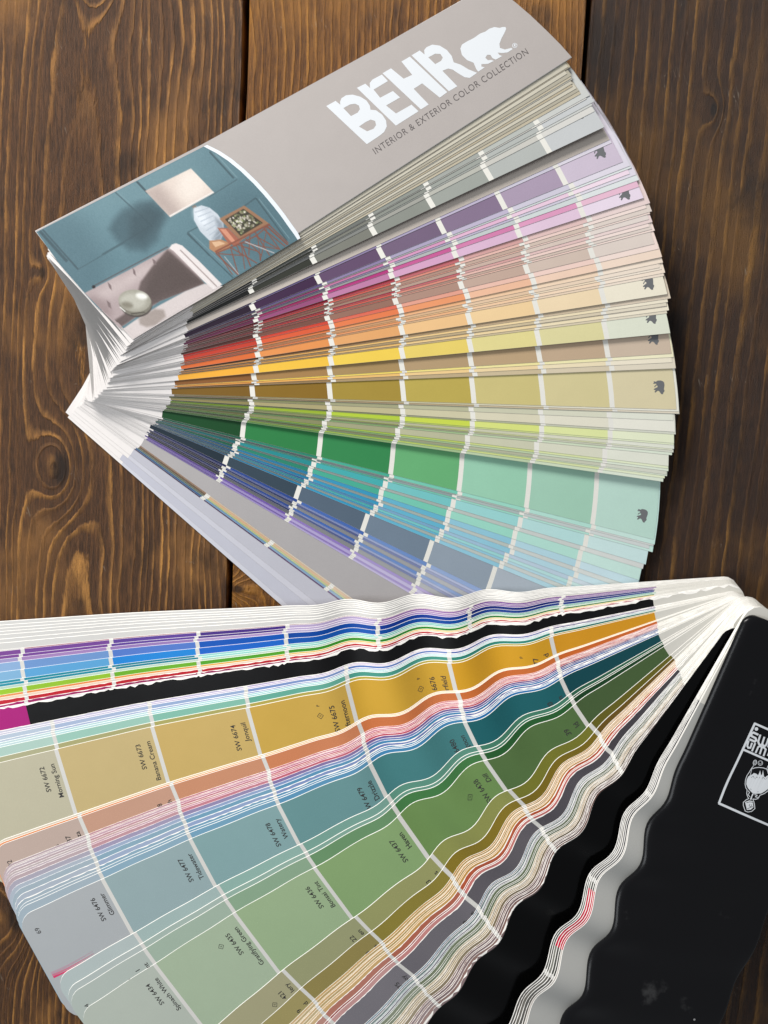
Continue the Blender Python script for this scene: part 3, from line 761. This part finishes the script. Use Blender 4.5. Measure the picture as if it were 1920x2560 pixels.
BLU1 = K((20,40,120),(10,56,150),(0,70,160),(0,84,182),(80,120,200),(110,150,205),(140,175,215))
BLU2 = K((20,60,140),(0,74,160),(8,86,176),(20,100,200),(24,134,216),(90,164,214),(130,180,216))
TLT = K((60,160,140),(100,190,180),(140,210,200),(150,216,206),(20,130,150),(20,140,160),(30,146,166))
LIM = K((30,120,40),(44,140,40),(60,150,36),(84,166,40),(110,178,40),(150,196,44),(160,204,46))
ORY = K((236,196,70),(238,200,80),(238,190,80),(238,170,60),(236,150,60),(236,140,70),(236,150,90))
RED2 = K((190,30,40),(196,30,44),(200,34,48),(190,26,40),(190,24,40),(196,28,44),(200,34,52))
MGT = K((150,30,90),(160,40,100),(160,40,100),(150,24,90),(150,24,90),(160,30,100),(170,30,110))
BLACKC = K((10,9,10),(10,9,10),(10,9,10),(9,8,9),(9,8,9),(8,8,8),(176,30,124))
M2((40, 1621), MAR); M2((0, 1628), VIO); M2((0, 1640), VIO); M2((0, 1648), PER)
M2((0, 1658), BLU1); M2((0, 1680), BLU2); M2((0, 1703), TLT); M2((0, 1710), TLT)
M2((0, 1717), K(*[(190,214,196)]*7)); M2((0, 1724), LIM); M2((0, 1738), ORY); M2((0, 1744), K(*[(240,214,190)]*7)); M2((0, 1751), RED2, jit=0.02)
M2((0, 1761), MGT, jit=0.03); M2((0, 1768), K(*[(226,222,220)]*7), jit=0.05); M2((0, 1771), BLACKC, jit=0.07, name='black_strip')
LIL = K((120,80,150),(160,130,190),(186,166,206),(190,176,214),(200,190,220),(206,200,224),(210,208,224))
BLU3 = K((20,40,120),(60,90,170),(100,130,196),(130,154,206),(156,178,214),(174,190,218),(190,204,220))
AQU = K((90,170,180),(120,196,206),(150,210,216),(160,216,220),(176,220,224),(190,224,226),(200,224,226))
MNT = K((24,116,104),(50,140,124),(76,158,140),(104,176,156),(134,192,172),(160,204,188),(180,210,198))
OLV = K((190,160,40),(190,170,50),(196,176,70),(186,170,80),(176,170,100),(176,172,120),(180,178,140))
YLW = K((214,150,32),(216,160,38),(212,166,56),(208,170,78),(206,176,106),(204,182,128),(196,190,164))
M2((0, 1826), LIL, jit=0.02); M2((0, 1833), LIL); M2((0, 1838), BLU3); M2((0, 1850), BLU3, jit=0.01); M2((0, 1856), AQU); M2((0, 1862), AQU)
M2((0, 1868), MNT); M2((0, 1892), OLV)
M2((0, 1906), YLW, [None, ('77', 'd', 'P'), ('6676', 'Butterfield', 'VP'), ('SW 6675', 'Afternoon', 'VP'), ('SW 6674', 'Jonquil', ''), ('SW 6673', 'Banana Cream', ''), ('SW 6672', 'Morning Sun', '')], num='', go=0.02)
SAL = K((206,104,44),(208,112,54),(210,120,70),(212,134,92),(208,146,112),(204,158,134),(196,174,162))
M2((0, 2101), K((230,180,110),(232,184,120),(232,190,130),(234,196,140),(236,204,156),(236,212,176),(226,212,190)))
M2((0, 2107), ORY)
M2((0, 2112), SAL, [None, None, ('9', 'e', ''), ('640', 'ot', ''), ('39', 'it', ''), ('38', 'ch', 'V'), ('37', 'za', 'V')], num='92')
PNK = [K((176,36,62),(190,54,82),(200,78,102),(202,104,124),(204,132,146),(200,154,162),(192,172,176)),
       K((200,96,92),(206,112,108),(210,128,122),(210,142,138),(208,158,154),(204,172,170),(196,182,182)),
       K((150,40,80),(180,70,110),(200,100,134),(206,130,156),(210,154,172),(208,172,184),(200,184,190))]
PUR3 = [K((80,40,110),(104,70,140),(120,96,156),(136,120,170),(152,142,180),(166,158,186),(176,172,186)),
        K((60,60,140),(90,100,170),(116,134,190),(134,154,200),(150,170,206),(164,180,206),(178,188,200)),
        K((20,90,160),(40,120,180),(70,140,186),(96,154,190),(120,166,192),(144,176,194),(168,184,194))]
C2(7, (3, 2163), (9, 2205), PNK, 0.02); C2(3, (9, 2208), (12, 2240), PUR3, 0.02)
M2((19, 2249), PUR3[1], jit=0.02); M2((24, 2262), PUR3[2], jit=0.03); M2((26, 2272), PUR3[2]); M2((28, 2279), PUR3[2])
TEL = K((14,72,80),(28,98,104),(70,130,132),(108,152,153),(136,170,171),(154,176,178),(178,182,184))
M2((36, 2297), TEL, [None, ('80', 'on', ''), ('6480', 'Lagoon', ''), ('SW 6479', 'Drizzle', ''), ('SW 6478', 'Watery', ''), ('SW 6477', 'Tidewater', ''), ('SW 6476', 'Glimmer', '')], num='69', go=0.04)
SG = K((46,100,76),(70,130,106),(96,152,132),(124,168,154),(148,184,173),(168,190,186),(184,196,194))
SG2 = K((30,84,58),(70,130,104),(110,160,140),(136,174,158),(154,184,169),(172,190,180),(184,194,190))
SG3 = K((24,66,34),(40,96,48),(70,128,72),(110,152,108),(144,174,144),(166,186,168),(182,192,184))
M2((116, 2457), SG, go=0.03); M2((140, 2486), SG2); M2((145, 2503), SG3, [None]*5+[None, ('1', 'nt', 'V')], num='4')
GRE = K((72,96,56),(86,116,66),(114,148,86),(140,171,116),(160,184,143),(172,190,162),(186,194,182))
M2((174, 2546), GRE, [None, ('39', 'ld', ''), ('SW 6438', 'Dill', 'V'), ('SW 6437', 'Haven', ''), ('SW 6436', 'Bonsai Tint', ''), ('SW 6435', 'Gratifying Green', 'V'), ('SW 6434', 'Spinach White', '')], num='', go=0.05)
OL1 = K((104,98,30),(124,124,44),(148,152,84),(158,160,104),(160,162,120),(172,168,132),(180,176,150))
OL2 = K((110,84,28),(128,108,28),(140,120,38),(146,132,56),(152,138,80),(166,154,100),(180,168,130))
M2((600, 2514), OL1, [None, None, None, ('3', 's', ''), ('22', 'en', ''), ('421', 'lery', 'V'), None])
M2((708, 2510), OL2, [None, None, None, None, ('8', 'ss', ''), ('9', 'd', ''), None])
GLD = [K((196,140,50),(200,146,60),(206,156,80),(212,168,100),(216,178,120),(216,186,140),(216,196,160)),
       K((160,120,40),(170,134,56),(180,146,76),(190,160,96),(196,170,116),(200,180,136),(206,190,156)),
       K((226,170,90),(228,176,104),(230,184,120),(232,192,136),(234,200,152),(234,208,168),(234,216,186))]
C2(7, (745, 2543), (905, 2443), GLD, 0.015)
# the last ones are given by points on the second-to-outer ring
SWD = SWD[:-7]
C2(7, (913, 2387), (930, 2418), GLD, 0.015)
ORG2 = K((200,84,40),(198,88,50),(190,92,62),(186,106,84),(190,124,108),(196,146,134),(200,164,156))
RED3 = K((170,34,34),(172,46,42),(168,56,52),(164,70,68),(170,94,92),(182,124,122),(192,152,150))
GRY = K((72,68,74),(84,80,86),(98,94,100),(114,110,116),(126,122,128),(142,138,142),(160,158,160))
M2((933, 2423), ORG2, jit=0.02); M2((940, 2436), RED3, jit=0.01); M2((943, 2440), PNK[1])
M2((950, 2449), GRY, [None, None, ('8', 'y', ''), ('9', 'e', ''), ('75', 'oy', ''), None, None], jit=0.02)
CL = [K((104,120,140),(110,130,150),(116,140,160),(126,150,168),(140,162,176),(156,172,184),(172,182,190)),
      K((88,84,100),(100,98,112),(116,114,126),(130,128,140),(146,146,154),(162,162,168),(176,176,180)),
      K((70,92,96),(86,108,112),(104,124,126),(122,140,140),(140,156,154),(158,170,168),(174,182,180))]
CG = [K((74,84,60),(90,102,74),(106,118,90),(124,134,108),(142,150,128),(160,166,148),(176,180,166)),
      K((60,76,58),(78,94,74),(98,112,92),(118,130,110),(138,148,130),(158,164,150),(174,178,168))]
CT = [K((150,122,72),(164,138,90),(176,152,108),(186,166,126),(196,178,144),(204,190,162),(212,202,180)),
      K((170,140,96),(180,152,112),(190,166,128),(198,178,144),(206,188,160),(212,198,174),(218,208,190)),
      K((96,82,58),(114,98,72),(132,116,90),(150,134,108),(166,152,128),(182,170,148),(196,186,168))]
CB = [K((110,72,64),(126,88,80),(142,106,98),(156,124,116),(170,142,136),(184,162,156),(198,180,176)),
      K((90,66,66),(108,84,84),(126,102,102),(144,122,122),(160,142,142),(176,162,162),(192,182,182))]
C2(6, (986, 2484), (1030, 2474), CL, 0.02); C2(3, (1032, 2472), (1062, 2464), CG, 0.01); C2(6, (1066, 2462), (1130, 2428), CT, 0.02); C2(6, (1136, 2424), (1208, 2386), CB, 0.03)
SWD[-1]['jit'] = 0.10
M2((1222, 2376), K((10, 10, 10)), name='black_page', mat='gloss', go=0.75, gi=0.10)
C3 = [K(*[(92,90,94)]*2, (90,92,86), (96,94,90), (140,136,128), (150,150,140), (160,160,150)), K(*[(60,60,64)]*2, (70,72,66), (100,94,88), (130,130,120), (150,150,140), (160,160,150)),
      K(*[(150,146,140)]*2, (140,140,130), (120,116,108), (150,150,140), (160,160,150), (170,170,160))]
for k, (x, y) in enumerate([(1320, 2474), (1327, 2474), (1333, 2475), (1341, 2476), (1349, 2477)]):
    M2((x, y), C3[k % 3], jit=0.01, extra=('red' if k >= 2 else None))
M2((1356, 2476), K((214, 206, 198)), name='index_page', extra='red')
M2((1361, 2477), K((176, 176, 172)), name='index_page', go=0.35, gi=0.05)
print('cards', len(D1), len(SWD))

N2 = len(SWD)
zin2, zout2 = [], []
a_, b_ = 0.0, 0.0
for c in SWD:
    zin2.append(a_); zout2.append(b_)
    a_ += 0.022 + c['gi']; b_ += 0.0125 + c['go']
zin2.append(a_); zout2.append(b_)
def sst(x, lo, hi):
    t = min(max((x-lo)/(hi-lo), 0), 1); return t*t*(3-2*t)
def env(r): return sst(r, 6.8, 11.5)*(1-sst(r, 17.0, 21.5))
def env_hi(r): return sst(r, 6.8, 11.5)*(1-0.55*sst(r, 20.0, 27.0))
PX = 53.0
def wave(r): return math.cos(2*math.pi*(r*PX-865)/183)
def flat2(i, r):
    base = 1.0 - 0.85*sst(r, 20, 30)
    t = min(max(r/34.0, 0), 1)
    return base + zin2[i]*(1-t) + zout2[i]*t
def z2(i, r):
    u_ = i/len(zin2)
    e_ = env(r)*(1-u_**3)+env_hi(r)*u_**3
    return flat2(i, r) + 0.22*e_*wave(r)
piv = P(1812, 1487, 1.3); PIV = Vector((piv.x, piv.y, 0))
R_END = (P(36, 2297, 0.6)-P(1834, 1514, 2.4)); R_END = Vector((R_END.x, R_END.y)).length
CH = (R_END-3.75)/7
W2, HOFF, BACK = 6.3, 0.32, 0.80
TH2 = 0.019
print('R_END', R_END, 'chip', CH)
deck2 = thing('fan_deck', 'black covered wavy paint colour fan deck with white edged strips, lower of the two', 'fan deck', PIV, 'two open colour fan decks on the table')
I_GAP = [k for k, c in enumerate(SWD) if c['name'] == 'black_page'][0]
I_BLACK = [k for k, c in enumerate(SWD) if c['name'] == 'black_strip'][0]
def pivot2(i):                        # the bound end is a leaning stack, not a plumb one
    u_ = i/len(zin2)
    q = P(1803+55*u_, 1450+97*u_, 1.0+zin2[min(i, len(zin2)-1)])
    return Vector((q.x, q.y, 0))
def a0(i): return 3.15+1.15*(i/len(zin2))
def hoff(i):
    if i <= I_BLACK: return 0.16
    if i == I_GAP: return 0.16
    if i > I_GAP: return (0.0 if i >= len(SWD) else (-0.10 if SWD[i]['name'] == 'index_page' else -0.05))
    return -0.14+0.14*min(1, (i-I_BLACK)/40)
def frame2(i, F):
    r = 25.0
    for _ in range(6):
        f = P(*F, flat2(i, r)); v = Vector((f.x-PIV.x, f.y-PIV.y)); r = v.length
    h = hoff(i)
    pv = pivot2(i)
    v = Vector((f.x-pv.x, f.y-pv.y)); r = v.length
    th = math.atan2(v.y, v.x) + math.asin(h/r)
    d = Vector((math.cos(th), math.sin(th), 0)); n = Vector((-d.y, d.x, 0))
    return pv-n*h, d, n
def surf2(i, o, d, n, s, w_, lift=0.0):
    q = o+d*s+n*w_
    r = math.hypot(q.x-PIV.x, q.y-PIV.y)
    u_ = i/len(zin2)
    e_ = env(r)*(1-u_**3)+env_hi(r)*u_**3
    q = q + n*(0.105*e_*wave(r))       # the buckled sheets also shift sideways a little
    return (q.x, q.y, z2(i, r)+lift)
def add_text(V, F, txt, size, i, o, d, n, s0, w0, bold=0.0, lift=0.006):
    v2, f2 = text_mesh(txt, size, 'RIGHT', bold); b0 = len(V)
    for x, y in v2: V.append(surf2(i, o, d, n, s0+y*1.0, w0-x, lift))      # reads toward the exposed edge, its top toward the free end
    for f in f2: F.append(tuple(b0+k for k in f))
def ring(V, F, pts, i, o, d, n, wd_, lift=0.006):
    for k in range(len(pts)):
        p, q = pts[k], pts[(k+1) % len(pts)]
        b = bar(p, q, wd_); b0 = len(V)
        for x, y in b: V.append(surf2(i, o, d, n, x, y, lift+0.0004*k))
        F.append((b0, b0+1, b0+2, b0+3))
WL2 = [0, 0.4, 0.8, 1.2, 1.6, 2.0, 2.5, 3.0, 3.5, 4.0, 4.5, 5.0, 5.5, 5.9, W2]
EDGE2 = lin((246, 243, 237))
for i, c in enumerate(SWD):
    o, d, n = frame2(i, c['F'])
    cols = c['cols']; rc = 0.95; DW = 0.10
    A0 = a0(i); nch = 7; CHI = CH; plain_black = c['name'] == 'black_strip'
    if i <= I_BLACK:
        nch = 8; CHI = CH*0.888; A0 += rs.uniform(-.10, .10)
        if len(cols) > 1: cols = [cols[0]]+cols
    else: A0 += rs.uniform(-.03, .03)
    rend = A0+nch*CHI + rs.uniform(-.04, .04)
    bk = {'index_page': 0.20, 'black_page': -0.5}.get(c['name'], BACK)
    plain = len(cols) == 1
    marks = [A0]
    if not plain:
        for k in range(1, nch): marks += [A0+k*CHI-DW, A0+k*CHI+DW]
    RS = (14.6, 17.9)
    if c['extra'] == 'red': marks += list(RS)
    DV = lin((222, 220, 214)); WP = lin((216, 213, 204))
    def band(s, cols=cols, plain=plain, c=c, RS=RS, A0=A0, CH=CHI, nch=nch, pb=plain_black):
        if c['extra'] == 'red' and RS[0] < s < RS[1]: return lin((214, 22, 66))
        if plain: return cols[0] if s > A0 or c['mat'] else WP
        if pb and s > A0: return cols[0] if s < A0+(nch-1)*CH else cols[-1]
        if s < A0: return WP
        for k in range(1, nch):
            if s < A0+k*CH-DW: return cols[k-1]
            if s < A0+k*CH+DW: return DV
        return cols[nch-1]
    def pos(s, w_, i=i, o=o, d=d, n=n, rend=rend, BACK=bk):
        # rounded corners at the free end and at the bound end
        if s > rend-rc:
            q = rend-s; cut = rc-math.sqrt(max(rc*rc-(rc-q)**2, 0))
            w_ = cut+w_*(W2-2*cut)/W2
        rb = 0.7
        if s < -BACK+rb:
            q = s+BACK; cut = rb-math.sqrt(max(rb*rb-(rb-q)**2, 0))
            w_ = cut+w_*(W2-2*cut)/W2
        return surf2(i, o, d, n, s, w_)
    ends = [rend-rc*(1-math.cos(R(t)))*0 - rc*(1-math.sin(R(t))) for t in (15, 35, 52, 68, 80)]
    backs = [-bk+0.7*(1-math.sin(R(t))) for t in (20, 45, 68, 82)]
    rows = stations(-bk+0.001, rend-0.001, 0.22, sorted(marks+[e for e in ends]+backs))
    mat = MAT_GLOSS if c['mat'] == 'gloss' else MAT_CHIP
    edge = (0.01, 0.01, 0.01) if c['mat'] == 'gloss' else EDGE2
    lab = {'black_page': 'glossy black divider page', 'index_page': 'plain grey page under the black cover', 'blank_page': 'blank white page'}.get(c['name'])
    ob = build_card((c['name'] or 'color_card').replace('black_strip', 'color_card'), rows, WL2, pos, band, TH2, mat, edge, deck2, PIV, rim=c.get('rim', 0.023 if i > I_BLACK or c['name'] == 'blank_page' else 0.013), chamfer=1.0-0.08, jitter=c['jit'], label=lab, taper=lambda s: 0.15+0.85*min(1, max(0, s)/13))
    V, F = [], []
    if c['labels']:
        for k, lb in enumerate(c['labels']):
            if not lb: continue
            a, b, mk = lb
            s_in = A0+k*CHI                      # the divider on the rivet side of this chip
            V, F = [], []
            add_text(V, F, b, 0.355, i, o, d, n, s_in+0.30, 0.68, 0.003)
            add_text(V, F, a, 0.355, i, o, d, n, s_in+0.84, 0.72, 0.003)
            if 'P' in mk: add_text(V, F, 'P', 0.20, i, o, d, n, s_in+1.52, 0.55)
            if 'V' in mk:
                cx, cy = s_in+1.60, 1.12
                ring(V, F, [(cx-.15, cy), (cx, cy+.15), (cx+.15, cy), (cx, cy-.15)], i, o, d, n, 0.02)
                add_text(V, F, 'V', 0.15, i, o, d, n, cx-0.06, cy-0.05)
            mesh_obj('chip_label', V, F, [MAT_INK], ob, PIV)
            V, F = [], []
    if c['num']:
        add_text(V, F, c['num'], 0.36, i, o, d, n, rend-0.85, 0.90)
    if F:
        mesh_obj('card_number', V, F, [MAT_INK], ob, PIV)

# pink reflection on the blue green card, painted as fading tints
i_t = [k for k, c in enumerate(SWD) if c['num'] == '69'][0]
o, d, n = frame2(i_t, SWD[i_t]['F'])
V, F, FM = [], [], []
pts = [(132, 2441), (150, 2432), (170, 2421), (190, 2409), (212, 2396), (234, 2383)]
sw_ = []
for p in pts:
    z = 0.8
    for _ in range(6):
        q = P(p[0], p[1], z); z = flat2(i_t, (Vector((q.x, q.y))-Vector((PIV.x, PIV.y))).length)
    v = Vector((q.x, q.y, 0))-o; sw_.append((v.dot(d), v.dot(n)))
for j, (w0_, w1_) in enumerate(((0.12, 0.02), (0.02, -0.10), (-0.10, -0.24))):
    for k in range(len(sw_)-1):
        (a, b), (c_, e_) = sw_[k], sw_[k+1]; b0 = len(V); f0 = 1-k*0.17; f1 = 1-(k+1)*0.17
        for (x, y) in ((a, b+w0_), (c_, e_+w0_), (c_, e_+w0_+(w1_-w0_)*f1), (a, b+w0_+(w1_-w0_)*f0)): V.append(surf2(i_t, o, d, n, x, y, 0.004))
        F.append((b0, b0+1, b0+2, b0+3)); FM.append(j)
SM = [new_mat('reflection_tint_%d' % k, 0.5, 0.3, lin(c))[0] for k, c in enumerate(((222, 60, 112), (206, 122, 146), (186, 160, 172)))]
card69 = [x for x in deck2.children if x.name.startswith('color_card')][0] if False else deck2
mesh_obj('pink_reflection', V, F, SM, deck2, PIV, FM, label='small pink reflection painted on the card')

# --- black padded cover of deck 2
ic = N2
zc_off = 0.20
co, cd, cn = frame2(ic, (1409, 2560))
def cov(s, w_, dz=0.0):
    q = co+cd*s+cn*w_
    r = math.hypot(q.x-PIV.x, q.y-PIV.y)
    q = q + cn*(0.12*env_hi(r)*wave(r)*(1-0.6*sst(w_, 0.3, 2.6)))
    return Vector((q.x, q.y, z2(ic, r)-0.70*sst(w_, 0.4, 2.6)*0.22*env_hi(r)*wave(r)+zc_off+dz))
WC = 6.75; rad = 0.13
prof = [(0.03, -0.30), (0.0, -0.24)] + [(0.40-0.40*math.cos(R(t)), -0.24+0.24*math.sin(R(t))) for t in (12, 24, 36, 48, 60, 72, 84)] + [(0.46, 0.0), (0.62, 0.003), (0.8, 0), (1.1, 0), (1.4, 0), (1.7, 0), (2.0, 0), (2.3, 0), (2.6, 0), (3.0, 0.0), (3.5, 0), (4.0, 0), (4.5, 0.0), (5.2, 0), (5.8, 0.0), (WC-0.5, 0.004), (WC-rad-0.04, 0), (WC-0.08, -0.02), (WC-0.03, -0.06), (WC, -0.13), (WC-0.05, -0.24)]
LCV = R_END+0.85; BK = 0.32
def cutw(s, w_):
    rc = 0.55; cut = 0
    if s > LCV-rc: q = LCV-s; cut = rc-math.sqrt(max(rc*rc-(rc-q)**2, 0))
    if s < -BK+rc: q = s+BK; cut = rc-math.sqrt(max(rc*rc-(rc-q)**2, 0))
    return cut+w_*(WC-2*cut)/WC
verts, faces = [], []
srows = [-BK+0.002, -BK+0.03, -BK+0.1, -BK+0.22, -BK+0.38, -BK+0.55] + [-BK+0.55+(LCV+BK-1.1)*k/150 for k in range(1, 150)] + [LCV-0.55, LCV-0.38, LCV-0.22, LCV-0.1, LCV-0.03, LCV-0.002]
for s in srows:
    edge_drop = 0.07*max(0, 1-min(s+BK, LCV-s)/0.18)**2
    for (w_, dz) in prof: verts.append(tuple(cov(s, cutw(s, w_), dz-edge_drop)))
k = len(prof)
for r in range(len(srows)-1):
    for j in range(k):
        faces.append((r*k+j, (r+1)*k+j, (r+1)*k+(j+1) % k, r*k+(j+1) % k))
faces.append(tuple(range(k))); faces.append(tuple((len(srows)-1)*k+j for j in range(k-1, -1, -1)))
cover2 = mesh_obj('front_cover', verts, faces, [MAT_BLACK], deck2, PIV, smooth=True, label='shiny black vinyl front cover with a white boxed emblem')

# --- boxed emblem, upside down as seen in the photo
def P2(px, py):
    s = 0; r = 8
    z = 3.0
    for _ in range(10):
        q = P(px, py, z); v = q-co; s = Vector((v.x, v.y, 0)).dot(cd); w_ = Vector((v.x, v.y, 0)).dot(cn); z = cov(s, w_).z
    return s, w_
Z14 = lambda x, y: (1120+x/2.074, 1760+y/2.074)
EV, EF = [], []
def eloops(loops, lift=0.006):
    v2, f2 = loops_to_mesh(loops); b0 = len(EV)
    for x, y in v2: EV.append(tuple(cov(x, y, lift)))
    for f in f2: EF.append(tuple(b0+k for k in f))
Z16 = lambda x, y: (1780+x/7.373, 1780+y/7.373)
_lift = [0.006]
def equad(pts, lift):
    b0 = len(EV)
    for x, y in pts: EV.append(tuple(cov(x, y, lift)))
    EF.append(tuple(range(b0, b0+len(pts))))
def stroke(pts, wd_, close=False):
    """a printed line of width wd_ (in enlargement pixels), laid on the cover"""
    loc = [P2(*Z16(*p)) for p in pts]
    if close: loc.append(loc[0])
    hw = wd_/7.373/57.0/2
    for a, b in zip(loc[:-1], loc[1:]):
        v = Vector((b[0]-a[0], b[1]-a[1])); L_ = v.length
        if L_ < 1e-5: continue
        v.normalize(); n_ = Vector((-v.y, v.x))*hw; e_ = v*hw*0.55
        m_ = max(1, int(L_/0.35)); _lift[0] += 0.00003
        A = Vector(a)-e_; B = Vector(b)+e_
        for k in range(m_):
            p = A.lerp(B, k/m_); q = A.lerp(B, (k+1)/m_)
            equad([tuple(p+n_), tuple(p-n_), tuple(q-n_), tuple(q+n_)], _lift[0])
def blob(pts, lift):
    loc = [P2(*Z16(*p)) for p in pts]
    v2, f2 = loops_to_mesh([loc]); b0 = len(EV)
    for x, y in v2: EV.append(tuple(cov(x, y, lift)))
    for f in f2: EF.append(tuple(b0+k for k in f))
dx, dy = 0.90, 0.40
stroke([(788,212),(120,1672)], 44)                       # box
stroke([(788,212),(788+700,212+306)], 40); stroke([(575,690),(575+800,690+350)], 40); stroke([(120,1680),(120+1150,1680+500)], 44)
stroke([(1440,500),(1250,2190)][:1]+[(1440,500),(780+640,212+290)], 1)
blob(ell(818, 312, 33, 33), 0.0062)
stroke([(845,415),(765,378),(725,400),(722,440),(800,480),(815,520),(790,545),(695,505)], 40)
stroke([(888,425),(850,545),(870,600),(905,610),(925,580),(962,465)], 36); stroke([(925,580),(945,625),(985,620),(1005,590),(1040,490)], 36)
stroke([(1075,510),(1035,640)], 36); stroke([(1150,540),(1110,670)], 36); stroke([(1225,570),(1185,700)], 36)
stroke([(672,535),(648,625),(668,660),(705,660),(735,575)], 34); stroke([(792,580),(738,715)], 34)
stroke([(805,745),(850,645),(885,625),(920,650),(880,770)], 34); stroke([(920,650),(960,655),(990,690),(950,805)], 34)
stroke([(1030,800),(1075,700)], 34); stroke([(1100,830),(1145,730)], 34); stroke([(1170,860),(1215,760)], 34)
stroke(ell(890, 940, 42, 42, 0, 20), 9, True); stroke([(865,930),(880,960),(905,955),(912,925)], 7)
stroke(ell(790, 930, 30, 46, 0.25, 18), 12, True); stroke(ell(790, 930, 12, 26, 0.25, 10), 6, True)
stroke([(765,985),(735,1040),(700,1190)], 10); stroke([(1032,990),(1010,1050),(1040,1140)], 12)
stroke([(748,1044),(800,1026),(870,1020),(940,1028),(1000,1048),(1060,1080)], 14)
stroke([(735,1025),(690,1105),(645,1170),(618,1250),(610,1330),(624,1400),(645,1430),(636,1500),(650,1560),(672,1590),(620,1615),(568,1660),(566,1720),(600,1820),(650,1838),(720,1825),(778,1775),(772,1700),(762,1650),(745,1600),(800,1605),(840,1590),(880,1530),(960,1500),(1030,1450),(1090,1370)], 13)
blob([(705,1165),(745,1150),(770,1125),(800,1132),(822,1140),(850,1168),(872,1120),(888,1075),(896,1120),(905,1168),(925,1150),(940,1070),(950,1130),(960,1190),(985,1205),(1010,1180),(1040,1165),(1120,1240),(1110,1330),(1050,1400),(980,1455),(900,1500),(850,1500),(790,1508),(742,1490),(700,1450),(660,1400),(632,1330),(640,1250),(670,1190)], 0.0064)
blob([(742,1500),(768,1500),(735,1560),(722,1612),(690,1612),(708,1570)], 0.0066)
stroke([(660,1450),(690,1480),(660,1520),(690,1560)], 12); stroke([(780,1520),(830,1530),(790,1560),(840,1570)], 12)
blob([(600,1655),(680,1625),(742,1640),(752,1750),(700,1795),(632,1800)], 0.0066)
mesh_obj('cover_emblem', EV, EF, [MAT_WHITE], cover2, PIV)
EV, EF = [], []
def upside(t_, cx, cy, wpx, hpx):
    v2, f2 = text_mesh(t_, 1.0, 'CENTER', 0.01); b0 = len(EV)
    wd0 = max(v[0] for v in v2)-min(v[0] for v in v2)
    for x, y in v2:
        px = cx - x/wd0*wpx*0.93 + (0.36-y)*hpx*1.35*0.38
        py = cy - x/wd0*wpx*0.37 - (0.36-y)*hpx*1.35*0.92
        q = P2(*Z16(px, py)); EV.append(tuple(cov(q[0], q[1], 0.0085)))
    for f in f2: EF.append(tuple(b0+kk for kk in f))
upside('EARTH', 826, 1325, 165, 44); upside('THE', 800, 1378, 90, 44); upside('COVER', 780, 1432, 170, 44)
stroke([(720,1210),(760,1180),(790,1240),(830,1190),(850,1270),(880,1200)], 6); stroke([(900,1250),(910,1265),(940,1200),(990,1250),(1020,1200)], 6)
_lift[0] += 0.002
stroke([(625,1665),(690,1650),(740,1660)], 8); stroke([(640,1775),(740,1735)], 8); stroke([(690,1690),(670,1720),(705,1745),(720,1700)], 7)
mesh_obj('emblem_lettering', EV, EF, [print_mat((24, 24, 26))], cover2, PIV)
